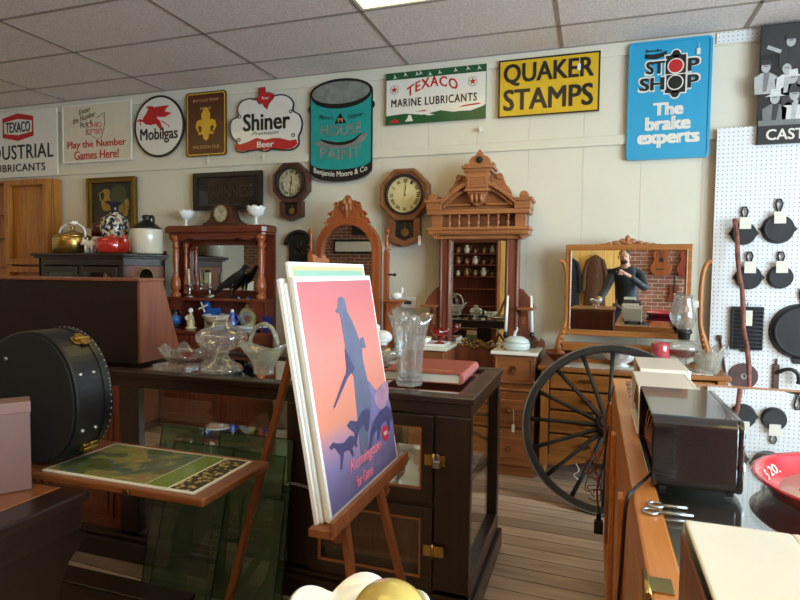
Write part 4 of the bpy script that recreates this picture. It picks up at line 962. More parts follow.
for p, c in ((.52, (38, 46, 98)), (.66, (150, 122, 70)), (.8, (26, 26, 30))): el = e.new(p); el.color = lin(c)
tc = N.new('ShaderNodeTexCoord'); nt.links.new(tc.outputs['Object'], vo.inputs['Vector']); nt.links.new(vo.outputs['Color'], r.inputs['Fac']); nt.links.new(r.outputs['Color'], b.inputs['Base Color']); b.inputs['Roughness'].default_value = .15
t.scale = (.84, .84, 1)
MB().lathe([(.07, 0), (.085, .02), (.13, .14), (.148, .25), (.13, .32), (.06, .36), (.045, .38)], n=32).build('body', vm, t)
MB().lathe([(.046, .38), (.04, .41), (.046, .44), (.09, .465), (.092, .472), (.05, .465), (.036, .44)], n=32).build('neck', plain('vase_neck', (56, 54, 60), .18, .4), t)
t = thing('stoneware_jug', 'white stoneware jug with dark brown shoulder at the right end of the china cabinet', 'jug', (-3.725, 4.12, CT))
MB().lathe([(.12, 0), (.132, .012), (.134, .2), (.13, .215)], n=32).build('body', plain('stoneware', (214, 206, 186), .3, coat=.4), t)
MB().lathe([(.13, .215), (.11, .235), (.06, .275), (.035, .29), (.03, .3), (.04, .315), (.04, .335), (.02, .34)], n=32).build('shoulder', W['black'], t)
MB().tube(smooth_pts([(.03, 0, .325), (.065, 0, .325), (.075, 0, .28), (.06, 0, .265)], 4), .012, 8).build('handle', W['black'], t)

# ------------------------------------------------------------------ things on the mahogany sideboard
def compote(label, loc, s=1.0, m='milk', grp=None, ruff=.18):
    t = thing('compote', label, 'compote', loc)
    pr = [(.04, 0), (.042, .004), (.014, .014), (.01, .03), (.012, .06), (.03, .068), (.06, .085), (.072, .115), (.076, .14), (.07, .14), (.062, .11), (.045, .085), (.01, .078)]
    MB().lathe([(r*s, z*s) for r, z in pr], n=48, fn=lambda r, z, a: (r, z+(.012*s*abs(math.sin(4*a)) if z > .1*s else 0))).build('bowl', W[m], t)
    return t
compote('scalloped white milk glass compote on the left end of the mahogany sideboard top', (-3.609, 4.49, 1.843), .98)
compote('scalloped white milk glass compote on the sideboard top, right of the mantel clock', (-2.86, 4.49, 1.843), 1.12)
t = thing('mantel_clock', 'tambour mantel clock between two milk glass compotes on the sideboard', 'clock', (-3.185, 4.49, 1.843))
half = [(.2, 0), (.2, .02), (.165, .035), (.13, .06), (.11, .11)] + [(.108*math.cos(a), .115+.075*math.sin(a)) for a in [PI*i/20 for i in range(2, 10)]] + [(0, .19)]
MB().prism(mirror_poly(half), -.055, .055).build('case', W['clockd'], t, bevel=.006)
f = MB().prism(circ(0, .105, .075, 36), -.06, -.055).build('dial', W['dial2'], t)
MB().ring(circ(0, .105, .084, 36), circ(0, .105, .074, 36), -.068, -.055).build('bezel', W['brassd'], t)
mb = MB().bar((0, -.062, .105), (.03, -.062, .13), .004, .002, up=(0, 1, 0)).bar((0, -.062, .105), (-.02, -.062, .16), .003, .002, up=(0, 1, 0))
for i in range(12): mb.bar((.06*math.sin(i*PI/6), -.0615, .105+.06*math.cos(i*PI/6)), (.069*math.sin(i*PI/6), -.0615, .105+.069*math.cos(i*PI/6)), .004, .002, up=(0, 1, 0))
mb.build('hands', W['black'], t)
def candlestick(label, loc, h, ch, m='steel', cm='paper', lean=0):
    t = thing('candlestick', label, 'candlestick', loc)
    MB().lathe([(.04, 0), (.042, .006), (.02, .018), (.01, .03), (.008, h*.4), (.016, h*.5), (.008, h*.62), (.012, h*.8), (.022, h*.9), (.02, h), (.01, h)], n=20).build('holder', W[m], t)
    MB().cyl((0, 0, h-.005), (lean, 0, h+ch), .0105, .009, 12).cyl((lean, 0, h+ch), (lean, 0, h+ch+.008), .0015, n=5).build('candle', W[cm], t)
W['candle'] = plain('candle_cream', (228, 206, 172), .4); W['candlew'] = plain('candle_white', (240, 238, 232), .4)
candlestick('silver candlestick with cream candle by the left column of the sideboard', (-3.571, 4.485, 1.187), .12, .14, 'steel', 'candle', -.012)
candlestick('short silver candlestick with cream candle before the left edge of the sideboard mirror', (-3.348, 4.485, 1.187), .1, .13, 'steel', 'candle', .008)
t = thing('bird_figurine', 'black metal long-tailed bird figurine in front of the sideboard mirror', 'figurine', (-3.074, 4.470, 1.187))
sk = [((-.21, -.04, -.0), .008), ((-.17, -.035, .05), .014), ((-.1, -.02, .11), .022), ((-.04, -.01, .15), .04), ((.02, 0, .185), .048), ((.065, 0, .225), .034), ((.095, 0, .262), .02), ((.11, 0, .285), .022), ((.13, 0, .285), .014), ((.155, 0, .278), .004)]
mb = MB().tube(smooth_pts([p for p, r in sk], 4), [a*(1-j/4)+b2*j/4 for (a, b2) in zip([r for p, r in sk], [r for p, r in sk][1:]) for j in range(4)]+[.004], 12)
for sy in (-.03, .03): mb.cyl((-.0, sy*.6, .15), (-.02, sy, .08), .014, .009, 8).cyl((-.02, sy, .08), (.0, sy, .012), .008, .006, 8)
mb.prism(circ(0, 0, .07, 20, .045), 0, .014, 0, 'xy'); mb.build('body', W['black'], t)
for sy in (-1, 1): MB().prism(smooth_pts([(.04, .21), (.0, .2), (-.08, .15), (-.15, .09), (-.1, .09), (-.02, .12), (.03, .16)], 3, True), sy*.045-.008, sy*.045+.008).build('wing', W['ironw'], t)
MB().prism([(-.19, .03), (-.23, -.03+.04), (-.215, -.0+.002), (-.17, .02)], -.06, -.05).build('tail_tip', W['milk'], t)
SZ = .901
blue = plain('blue_glaze', (40, 96, 176), .15, coat=.6, var=.1); delft = plain('pale_delft', (206, 218, 232), .15, coat=.6, var=.12, scale=30)
t = thing('glass_bottle', 'dark clear bottle with blue label at the left end of the sideboard shelf', 'bottle', (-3.680, 4.420, SZ))
MB().lathe([(.045, 0), (.05, .01), (.05, .12), (.03, .16), (.016, .18), (.016, .22), (.02, .225), (.02, .24), (.01, .24)], n=20).build('body', crystal('smoke_glass', (120, 130, 140)), t)
MB().lathe([(.0515, .04), (.0515, .11)], n=20).build('label_band', blue, t)
t = thing('figurine', 'small pale yellow and white standing figurine on the sideboard shelf', 'figurine', (-3.508, 4.420, SZ))
MB().lathe([(.05, 0), (.052, .015), (.03, .02), (.04, .05), (.03, .1), (.018, .13), (.012, .14)], n=18).build('robe', plain('pale_yellow', (222, 206, 150), .25, coat=.5), t)
mb = MB().ball((0, 0, .165), (.022, .022, .026)); mb.tube([(.02, -.01, .12), (.035, -.03, .09), (.01, -.04, .085)], .009, 7).tube([(-.02, -.01, .12), (-.035, -.03, .1), (-.01, -.04, .085)], .009, 7).build('upper_body', W['milk'], t)
t = thing('windmill_figurine', 'blue and white ceramic windmill house on the sideboard shelf', 'figurine', (-3.340, 4.510, SZ))
MB().prism([(-.06, 0), (.07, 0), (.07, .13), (-.06, .13)], -.04, .04).build('house', delft, t, bevel=.006)
MB().prism([(-.07, .13), (.08, .13), (.05, .19), (-.02, .19)], -.045, .045).lathe([(.04, .19), (.03, .24), (.004, .29)], (-.06, 0, 0), 14).build('roof', blue, t)
mb = MB()
for a in (.4, .4+PI/2): mb.bar((-.05*math.cos(a)-.05, -.07, .2-.05*math.sin(a)), (.05*math.cos(a)-.05, -.07, .2+.05*math.sin(a)), .014, .004, up=(0, 1, 0))
mb.build('sails', W['milk'], t)
t = thing('serving_bowl', 'wide pale blue and white bowl at the middle of the sideboard shelf', 'bowl', (-3.209, 4.410, SZ))
MB().lathe([(.05, 0), (.055, .01), (.085, .05), (.132, .13), (.136, .14), (.128, .138), (.08, .055), (.03, .02)], n=32).build('body', delft, t)
MB().lathe([(.0885, .055), (.133, .128)], n=32).build('painted_band', plain('tan_band', (168, 140, 120), .2, var=.4, scale=40), t)
t = thing('delft_pitcher', 'small blue and white pitcher figurine beside the round flask', 'pitcher', (-3.047, 4.400, SZ))
MB().lathe([(.03, 0), (.036, .03), (.04, .07), (.025, .11), (.02, .14), (.028, .165), (.02, .165)], n=18).build('body', plain('cobalt_pattern', (72, 92, 170), .15, var=.9, scale=40, coat=.6), t)
MB().ball((0, 0, .175), (.016, .016, .02)).build('stopper', W['milk'], t)
MB().tube(smooth_pts([(.025, 0, .14), (.06, 0, .13), (.055, 0, .08), (.035, 0, .06)], 3), .006, 7).build('handle', blue, t)
t = thing('pilgrim_flask', 'round cream ring flask with blue stopper on the sideboard shelf', 'flask', (-2.948, 4.500, SZ))
MB().lathe([(.03, -.03), (.085, -.025), (.1, 0), (.085, .025), (.03, .03)], (0, 0, .115), 32, axis='y').box(-.04, -.02, 0, .04, .02, .03).cyl((0, 0, .21), (0, 0, .25), .024, .02, 14).build('body', plain('flask_cream', (222, 212, 160), .2, coat=.5), t)
f = MB().prism(circ(0, .115, .058, 28), -.034, -.027).build('painted_scene', plain('flask_scene', (128, 156, 160), .3, var=.7, scale=22), t)
MB().ball((.012, -.036, .11), (.028, .004, .03)).build('painted_figure', plain('flask_red', (170, 84, 50), .3), f)
MB().lathe([(.02, .25), (.024, .262), (.024, .285), (.016, .3), (.005, .302)], n=14).build('stopper', blue, t)
t = thing('plate', 'pale blue shallow dish on the sideboard shelf below the round flask', 'dish', (-2.874, 4.370, SZ))
MB().lathe([(.07, 0), (.075, .01), (.11, .035), (.135, .045), (.13, .05), (.1, .042), (.05, .02)], n=32).build('body', delft, t)
t = thing('blue_box', 'dark blue boxed bottle at the right end of the sideboard shelf', 'box', (-2.721, 4.450, SZ))
MB().box(-.035, -.035, 0, .035, .035, .14).build('body', W['navy'], t, bevel=.003)
MB().box(-.02, -.0362, .04, .02, -.035, .09).build('label_panel', delft, t)

# ------------------------------------------------------------------ arched dresser crockery
t = thing('white_dish', 'white saucer with a small white figurine dish on the arched mirror dresser', 'dish', (-1.6, 4.17, .881))
MB().lathe([(.06, 0), (.065, .008), (.12, .03), (.13, .035), (.11, .035), (.05, .014)], n=30).build('body', W['milk'], t)
t = thing('swan_dish', 'small white bird shaped dish on the right bracket of the arched dresser', 'dish', (-1.475, 4.32, 1.223))
mb = MB().ball((0, 0, .03), (.045, .03, .03)); mb.tube(smooth_pts([(.03, 0, .04), (.05, 0, .07), (.04, 0, .09), (.055, 0, .085)], 3), .009, 8); mb.build('body', W['milk'], t)
t = thing('white_bird', 'white ceramic duck beside the arched mirror, left of the cut glass vase', 'figurine', (-1.53, 4.16, .881))
mb = MB().ball((0, 0, .06), (.08, .05, .055)); mb.ball((-.05, 0, .13), (.03, .028, .03)); mb.cyl((-.05, 0, .12), (-.04, 0, .08), .022, .034, 12); mb.ball((-.085, 0, .125), (.018, .014, .008)); mb.cyl((0, 0, 0), (0, 0, .02), .04, .04, 16); mb.build('body', W['milk'], t)

# ------------------------------------------------------------------ Victorian dresser things
MT = .891
def tray(name, label, cat, x, y, z, w, d, m):
    t = thing(name, label, cat, (x, y, z)); MB().box(-w/2, -d/2, 0, w/2, d/2, .01).frame(-w/2, -d/2, w/2, d/2, .012, .01, .02, 0, 'xy').build('body', W[m], t, bevel=.004); return t
tray('white_tray', 'white rectangular tray on the left marble top of the tall Victorian dresser', 'tray', -1.17, 4.24, MT, .26, .22, 'milk')
t = thing('red_compote', 'ruffled red glass compote on the left marble top of the Victorian dresser', 'compote', (-1.1, 4.25, MT+.011))
MB().lathe([(.045, 0), (.045, .006), (.012, .015), (.01, .04), (.03, .05), (.06, .07), (.075, .11), (.07, .11), (.055, .075), (.02, .056)], n=40, fn=lambda r, z, a: (r*(1+(.06*math.sin(8*a) if z > .08 else 0)), z+(.008*math.sin(8*a) if z > .08 else 0))).build('bowl', W['redglass'], t)
t = thing('white_bowl', 'small cream bowl on the white tray beside the red glass compote', 'bowl', (-1.22, 4.2, MT+.011))
MB().lathe([(.03, 0), (.06, .02), (.07, .05), (.064, .05), (.05, .025), (.02, .01)], n=24).build('body', W['ivory'], t)
t = thing('covered_dish', 'pale blue milk glass hen-like covered dish on the right marble top', 'dish', (-.52, 4.22, MT))
pm = plain('pale_blue_milk', (196, 208, 206), .15, coat=.6, var=.03)
MB().lathe([(.08, 0), (.095, .01), (.1, .04), (.095, .05)], n=32, sx=1, sy=.78).build('base', pm, t)
MB().lathe([(.097, .05), (.085, .075), (.05, .095), (.02, .1)], n=32, sx=1, sy=.78).build('lid', pm, t)
MB().tube(smooth_pts([(-.015, 0, .09), (-.01, 0, .125), (.005, 0, .145), (.0, 0, .165)], 3), [.014, .013, .012, .011, .01, .009, .008, .007, .006, .005], 8).build('finial', pm, t)
def candlestick2(label, x, y, z, lean):
    t = thing('candlestick', label, 'candlestick', (x, y, z))
    mb = MB().lathe([(.035, 0), (.036, .005), (.01, .012), (.007, .04), (.007, .07), (.02, .085), (.014, .1), (.012, .12)], n=18); mb.tube(smooth_pts([(.007, 0, .03), (.04, 0, .03), (.04, 0, .06), (.015, 0, .07)], 3), .004, 6)
    mb.build('holder', W['black'], t)
    MB().cyl((0, 0, .115), (lean, 0, .385), .0125, .0085, 12).cyl((lean, 0, .385), (lean, 0, .393), .001, n=5).build('candle', W['candlew'], t)
candlestick2('white taper in front of the right mirror column of the tall dresser', -.615, 4.33, MT, .012)
candlestick2('white taper at the far right end of the tall dresser', -.425, 4.375, MT, -.012)
t = thing('key_tag', 'small white tag hanging on a string from a drawer knob of the tall dresser', 'tag', (-.51, 4.06, .48))
MB().tube([(0, 0, .01), (.004, -.01, -.1)], .0015, 5).build('string', W['paper'], t); MB().box(-.008, -.014, -.15, .012, -.0125, -.095).build('card', W['paper'], t)

# ------------------------------------------------------------------ oak dresser things
OT = .801
t = thing('doily', 'flat white crocheted runner along the oak dresser top', 'runner', (.245, 4.29, OT))
n = 60; pts = [(-.5+1.0*i/n, -.15-.012*abs(math.sin(i*.9))) for i in range(n+1)] + [(.5-1.0*i/n, .15+.012*abs(math.sin(i*.9))) for i in range(n+1)]
MB().prism(pts, 0, .004, 0, 'xy').build('cloth', W['paper'], t)
t = thing('wooden_bowl', 'dark reddish wooden bowl on the left end of the oak dresser', 'bowl', (-.2, 4.27, OT+.005))
MB().lathe([(.05, 0), (.055, .01), (.1, .05), (.125, .085), (.118, .085), (.09, .05), (.03, .02)], n=30).build('body', W['mahog'], t)
t = thing('milk_glass_bowl', 'white ruffled milk glass bowl on the oak dresser, seen through the wheel top', 'bowl', (.19, 4.27, OT+.005))
MB().lathe([(.06, 0), (.06, .008), (.04, .02), (.09, .05), (.13, .1), (.122, .1), (.08, .055), (.02, .03)], n=48, fn=lambda r, z, a: (r*(1+(.05*math.sin(10*a) if z > .07 else 0)), z+(.012*math.sin(10*a) if z > .07 else 0))).build('body', W['milk'], t)
t = thing('red_tumbler', 'red and pink cut glass tumbler beside the oil lamp on the oak dresser', 'tumbler', (.435, 4.2, OT+.005))
t.scale = (1, 1, 1.5)
MB().lathe([(.042, 0), (.05, .02), (.06, .07), (.058, .11), (.052, .125), (.047, .12), (.05, .07), (.042, .03)], n=24, fn=lambda r, z, a: (r*(1+.03*math.sin(12*a+z*60)), z)).build('body', plain('ruby_flash', (186, 74, 84), .12, coat=.8, var=.35, scale=50), t)
def oil_lamp(label, x, y, z, s, oil):
    t = thing('oil_lamp', label, 'lamp', (x, y, z))
    MB().lathe([(.07*s, 0), (.07*s, .008*s), (.03*s, .02*s), (.018*s, .04*s), (.02*s, .06*s), (.05*s, .075*s), (.084*s, .11*s), (.085*s, .13*s), (.06*s, .155*s), (.025*s, .165*s)], n=32).build('font', W['glass'], t)
    if oil: MB().lathe([(.02*s, .068*s), (.05*s, .08*s), (.08*s, .112*s), (.078*s, .114*s), (.02*s, .114*s)], n=24).build('oil', W['amber'], t)
    MB().lathe([(.026*s, .165*s), (.03*s, .17*s), (.03*s, .19*s), (.04*s, .2*s), (.035*s, .215*s), (.012*s, .222*s)], n=20).build('burner', W['ironw'], t)
    MB().lathe([(.03*s, .21*s), (.045*s, .235*s), (.058*s, .27*s), (.05*s, .32*s), (.034*s, .37*s), (.04*s, .395*s), (.0385*s, .395*s), (.0325*s, .37*s), (.0485*s, .32*s), (.0565*s, .27*s), (.043*s, .235*s), (.0285*s, .21*s)], n=28, close=True).build('chimney', W['glass'], t)
oil_lamp('clear oil lamp with amber oil in front of the oak swing mirror', .58, 4.24, OT+.005, 1.28, True)
t = thing('glass_basket', 'clear pressed glass leaf shaped dish at the right end of the oak dresser', 'glass dish', (.725, 4.19, OT+.005))
MB().lathe([(.05, 0), (.055, .012), (.06, .03), (.085, .09), (.09, .1), (.083, .1), (.05, .035), (.02, .015)], n=60, sx=1.1, sy=.8, fn=lambda r, z, a: (r*(1+.1*math.sin(7*a)), z*(1.45+.35*math.cos(a)+.2*math.sin(7*a)) if z > .02 else z)).build('body', W['pressed'], t)
t = thing('price_tag', 'small white tag hanging from the right harp post of the oak mirror', 'tag', (.663, 4.36, 1.26))
MB().box(-.016, -.01, -.035, .016, -.008, .01).build('card', W['paper'], t); MB().tube([(.0, -.009, .01), (.012, .01, .045)], .0015, 5).build('string', W['paper'], t)
# ------------------------------------------------------------------ long glass display case
CX0, CX1, CY0, CY1, CZ = -3.35, -.446, 2.235, 3.0, .95
t = thing('display_case', 'long dark brown glass display case in the middle, holding glassware and a book on top', 'display case', (CX0, CY0, 0))
L_, D_ = CX1-CX0, CY1-CY0
mb = MB().box(-.02, -.02, 0, L_+.02, D_+.02, .1).box(0, 0, .1, L_, D_, .125)
mb.build('plinth', W['case'], t, bevel=.008)
T = .07
mb = MB().frame(0, 0, L_, D_, T, .87, .925, 0, 'xy')
mb.box(-.012, -.012, .922, L_+.012, T, .95).box(-.012, D_-T, .922, L_+.012, D_+.012, .95).box(-.012, T, .922, T, D_-T, .95).box(L_-T, T, .922, L_+.012, D_-T, .95)
mb.build('top_rim', W['case'], t, bevel=.005)
for x in (0, 1.15, 2.08, L_-.15):
    MB().box(x, 0, .125, x+(.15 if x > 2.5 else .11), .05, .87).build('front_post', W['casez'], t, bevel=.005)
for x in (0, L_-.06): MB().box(x, D_-.06, .125, x+.06, D_, .87).build('rear_post', W['casez'], t, bevel=.005)
mb = MB().box(0, D_-.03, .125, L_, D_, .17).box(0, .0, .125, L_, .05, .15)
mb.box(L_-.05, .05, .125, L_, D_-.05, .2)
mb.build('lower_rail', W['case'], t, bevel=.003)
MB().box(T-.01, T-.01, .928, L_-T+.01, D_-T+.01, .936).build('top_glass', W['pane_top'], t)
MB().box(L_-.03, .05, .2, L_-.026, D_-.06, .87).build('end_glass', W['pane'], t)
# front: glass doors right, wood panelled bay left
def cdoor(x0, x1, z0, z1, hinge):
    d = MB().frame(x0, z0, x1, z1, .05, -.012, .02).build('door', W['case'], t, bevel=.004)
    MB().frame(x0+.045, z0+.045, x1-.045, z1-.045, .012, -.008, .004).build('glazing_bead', W['brassd'] if False else W['walnutl'], d)
    MB().box(x0+.045, .004, z0+.045, x1-.045, .008, z1-.045).build('door_glass', W['pane'], d)
    if hinge:
        mb = MB().box(x1-.035, -.016, (z0+z1)/2-.022, x1+.05, -.012, (z0+z1)/2+.022); mb.cyl((x1+.003, -.018, (z0+z1)/2-.03), (x1+.003, -.018, (z0+z1)/2+.03), .007, n=10)
        mb.build('hinge_hasp', W['brass'], d)
    return d
xr = L_-.15
cdoor(2.19, xr, .51, .868, True); cdoor(2.19, xr, .14, .49, True)
MB().box(2.19, 0, .485, xr, .03, .515).build('middle_rail', W['case'], t, bevel=.003)
MB().box(1.26, .004, .16, 2.08, .008, .87).build('front_glass', W['pane'], t)
for x0, x1 in ((.11, .62), (.64, 1.15)):
    d = MB(); d.box(x0, 0, .15, x1, .02, .87); raised(d, x0+.04, .2, x1-.04, .82, 0); d.build('wood_panel', W['mahog'], t, bevel=.003)
MB().box(1.2, .1, .52, L_-.06, D_-.1, .53).build('glass_shelf', W['pane_top'], t)
# lock
t = thing('padlock', 'small steel padlock hanging beside the upper brass hasp of the display case', 'padlock', (-.575, 2.205, .665))
MB().box(-.016, -.012, 0, .016, .006, .032).build('body', W['steel'], t, bevel=.004); MB().tube([(-.009, -.003, .03), (-.009, -.003, .05), (0, -.003, .058), (.009, -.003, .05), (.009, -.003, .03)], .003, 6).build('shackle', W['steel'], t)
# inside
t = thing('wood_trinket', 'brown wooden triangular stand on the glass shelf inside the display case', 'stand', (-.95, 2.5, .531))
mb = MB().bar((-.12, 0, .0), (-.03, 0, .24), .03, .02).bar((.14, 0, .0), (-.03, 0, .24), .03, .02).bar((-.12, 0, .012), (.14, 0, .012), .03, .02).bar((-.03, -.05, .1), (.05, .05, .11), .03, .02); mb.build('frame', W['walnutl'], t, bevel=.003)
t = thing('wire_chain', 'tangled silver chain lying along the lower rail of the display case', 'chain', (-1.22, 2.2, .51))
mb = MB()
for i in range(24):
    x = -.02+i*.0165; c = Matrix.Rotation(i*PI/2+.4, 4, 'X')
    mb.tube([(x+.011*math.cos(a), -.012+(c @ Vector((0, .006*math.sin(a), 0))).y, .012+.004*math.sin(i*.7)+(c @ Vector((0, .006*math.sin(a), 0))).z) for a in [k*PI/4 for k in range(8)]], .0018, 5, closed=True)
mb.build('links', W['steel'], t)
t = thing('wooden_crate', 'low brown crate behind the lower glass door of the display case', 'crate', (-.95, 2.6, .126))
mb = MB().box(-.3, -.15, 0, .3, .15, .02)
for y in (-.15, .135): mb.box(-.3, y, .02, .3, y+.015, .2)
for x in (-.3, .285): mb.box(x, -.15, .02, x+.015, .15, .2)
mb.build('box', W['boxred'], t, bevel=.003); MB().bar((-.1, 0, .1), (.2, 0, .1), .02, .02).build('divider', W['walnutl'], t)

# on top of the case
TZ = .951
t = thing('slant_box', 'large dark wooden slant-sided chest on the left of the display case', 'chest', (-2.25, 2.42, TZ), .12)
sec = [(0, 0), (.37, 0), (.2, .43), (0, .43)]
MB().prism(sec, -1.25, -.004, 0, 'yz').build('body', W['boxdark'], t, bevel=.004)
MB().prism(sec, -.004, .012, 0, 'yz').build('end_panel', W['boxred'], t, bevel=.003)
MB().box(-1.26, -.012, .43, .016, .21, .445).build('lid_board', W['boxred'], t, bevel=.003)
t = thing('glass_bowl', 'ruffled clear and orange carnival glass bowl beside the slant-sided chest', 'bowl', (-1.96, 2.47, TZ))
MB().lathe([(.05, 0), (.06, .004), (.1, .02), (.13, .05), (.15, .085), (.144, .085), (.12, .052), (.09, .026), (.03, .012)], n=64, fn=lambda r, z, a: (r*(1+(.1*math.sin(8*a) if z > .04 else 0)), z*(1+(.28*math.sin(8*a+.6) if z > .04 else 0)))).build('bowl', W['glass'], t)
MB().lathe([(.048, .014), (.09, .03), (.118, .056), (.112, .056), (.08, .034), (.03, .02)], n=40, fn=lambda r, z, a: (r*(1+.05*math.sin(8*a)), z)).build('orange_lining', crystal('marigold', (226, 104, 52), .05, mixt=.5), t)
t = thing('glass_dish', 'low clear square glass dish in front of the carnival bowl', 'dish', (-1.93, 2.32, TZ))
MB().prism(rrect(-.09, -.05, .09, .05, .015), 0, .006, 0, 'xy').ring(rrect(-.1, -.06, .1, .06, .02), rrect(-.094, -.054, .094, .054, .016), .004, .032, 0, 'xy').build('body', W['glass'], t)
t = thing('oil_lamp_font', 'clear glass footed oil lamp font without chimney, beside the glass basket', 'lamp', (-1.722, 2.4, TZ))
MB().lathe([(.1, 0), (.102, .012), (.085, .03), (.045, .05), (.03, .075), (.034, .095), (.06, .108), (.11, .13), (.125, .16), (.122, .185), (.095, .205), (.05, .222), (.045, .24), (.03, .245)], n=44).build('font', W['glass'], t)
MB().lathe([(.032, .245), (.033, .262), (.02, .268), (.01, .275)], n=24).build('glass_stopper', W['glass'], t)
t = thing('glass_basket', 'pressed glass basket with tall arched handle, right of the lamp font', 'basket', (-1.487, 2.4, TZ))
MB().lathe([(.05, 0), (.052, .015), (.05, .03), (.07, .07), (.105, .11), (.125, .13), (.119, .132), (.095, .112), (.06, .075), (.03, .04)], n=72, sx=1, sy=.72, fn=lambda r, z, a: (r*(1+.025*math.sin(18*a+z*200)), z+(.02*math.cos(2*a) if z > .1 else 0))).build('bowl', W['pressed'], t)
hp = [(.075*math.cos(a), 0, .13+.11*math.sin(a)) for a in [PI*i/18 for i in range(19)]]
mb = MB(); mb.tube([(x*1.0, y+.008*math.sin(i*1.4), z) for i, (x, y, z) in enumerate(hp)], .009, 8); mb.tube([(x*1.03, y-.008*math.sin(i*1.4), z) for i, (x, y, z) in enumerate(hp)], .008, 8); mb.build('handle', W['pressed'], t)
t = thing('glass_vase', 'tall flared clear cut glass vase beside the red book', 'vase', (-.757, 2.40, TZ))
def vf(r, z, a): return (r*(1+.1*math.cos(6*a+z*3)), z+(.014*math.cos(6*a) if z > .26 else 0))
MB().lathe([(.05, 0), (.056, .006), (.054, .05), (.056, .12), (.066, .2), (.082, .265), (.1, .3), (.095, .302), (.076, .265), (.06, .2), (.05, .12), (.047, .05), (.04, .03)], n=72, fn=vf).build('body', W['glass'], t)
t = thing('book', 'large terracotta red clothbound book lying on the display case', 'book', (-.64, 2.68, TZ), .03)
cover = plain('book_cloth', (158, 76, 62), .6, var=.06, scale=60, bump=.1)
MB().box(-.27, -.2, 0, .09, .2, .005).box(-.27, -.2, .042, .09, .2, .047).build('cover', cover, t, bevel=.002)
MB().box(-.26, -.193, .005, .085, .193, .042).build('pages', W['paper'], t)
MB().prism([(.085, .0), (.1, .006), (.106, .0235), (.1, .041), (.085, .047)], -.2, .2).build('spine', plain('book_spine', (192, 112, 112), .55), t, bevel=.002)
text_mesh('THE ANTIQUES', W['s_gold'], t, (-.18, -.14, .04, -.12), .047, plane='xy')
t = thing('white_saucer', 'small white saucer behind the tall cut glass vase on the display case', 'dish', (-.93, 2.84, TZ))
MB().lathe([(.04, 0), (.045, .006), (.08, .022), (.084, .026), (.07, .024), (.03, .01)], n=28).build('body', W['milk'], t)
for k, (lb, x, y) in enumerate((('covered glass sugar bowl near the back edge of the display case', -1.18, 2.82), ('clear ruffled glass candy dish near the back edge of the display case', -1.02, 2.86))):
    t = thing('sugar_bowl', lb, 'glass dish', (x, y, TZ))
    MB().lathe([(.04, 0), (.02, .015), (.02, .03), (.06, .05), (.07, .085), (.065, .085), (.05, .055), (.015, .04)], n=30).build('bowl', W['glass'], t)
    if k == 0: MB().lathe([(.07, .086), (.05, .11), (.015, .125), (.018, .14), (.006, .15)], n=30).build('lid', W['pressed'], t)

# ------------------------------------------------------------------ glass sheets leaning on the case front
edge = pane('glass_edge', (120, 160, 135), 1.0)
for k, (lb, x0, x1, h, y, gap) in enumerate((
        ('narrow tall pale green glass sheet leaning at the left of the stack against the case', -1.92, -1.68, .74, 2.06, .155),
        ('widest green glass sheet leaning on the display case behind the easel leg', -1.60, -1.22, .72, 2.1, .115),
        ('shorter green glass sheet in front of the widest one on the case', -1.56, -1.24, .66, 2.035, .145),
        ('low green glass sheet at the front of the leaning stack by the easel', -1.4, -1.2, .5, 1.985, .12),
        ('large dark green glass sheet leaning below the landscape print', -1.82, -1.5, .68, 1.985, .2))):
    t = thing('glass_sheet', lb, 'glass sheet', (x0, y, .0))
    w = x1-x0; tl = math.atan2(gap, h)
    o = MB().box(0, 0, .0, w, .005, h, 0).build('pane', W['green'], t, rot=(-tl, 0, 0))
    MB().frame(0, 0, w, h, .003, -.0005, .0055).build('ground_edge', edge, t, rot=(-tl, 0, 0))

# ------------------------------------------------------------------ easel with posters
EX, EY0, EY1, EZ = -.68, 1.444, 2.032, .74
TILT = math.radians(10)
t = thing('easel', 'wooden tripod easel holding a stack of poster boards, ledge facing right', 'easel', (EX, (EY0+EY1)/2, 0))
# local frame: u along +y, plane leaning back towards -x
def ep(u, v, w=0): return (-math.sin(TILT)*(v-EZ)-math.cos(TILT)*w, u, EZ+math.cos(TILT)*(v-EZ)-math.sin(TILT)*w)
top = ep(.0, 1.60, .06)
for s in (-1, 1):
    u0 = -.255 if s < 0 else .2
    def lp(v): return ep(u0*(1-(v/1.6))*1.0 + s*.02, v, .06)
    a, b = lp(0.03), lp(1.52)
    MB().bar((a[0]+.07, a[1], 0.0), b, .034, .022, up=(1, 0, 0)).build('front_leg', W['teak'], t, bevel=.003)
MB().bar((top[0]-.0, .02, 1.47), (-.75, .262, 0), .034, .022, up=(1, 0, 0)).build('rear_leg', W['teak'], t, bevel=.003)
MB().bar((top[0]+.015, -.035, 1.475), (top[0]+.015, .06, 1.475), .03, .035, up=(1, 0, 0)).build('top_block', W['teak'], t, bevel=.004)
mb = MB().bar((-.015, -.33, EZ-.017), (-.015, .345, EZ-.017), .075, .024).bar((.018, -.33, EZ+.0), (.018, .345, EZ+.0), .012, .04)
mb.build('ledge', W['teak'], t, bevel=.003)
for u in (-.17, .22): MB().bar(ep(u, EZ-.1, .045), ep(u, EZ-.03, .045), .04, .03).build('ledge_bracket', W['teak'], t)
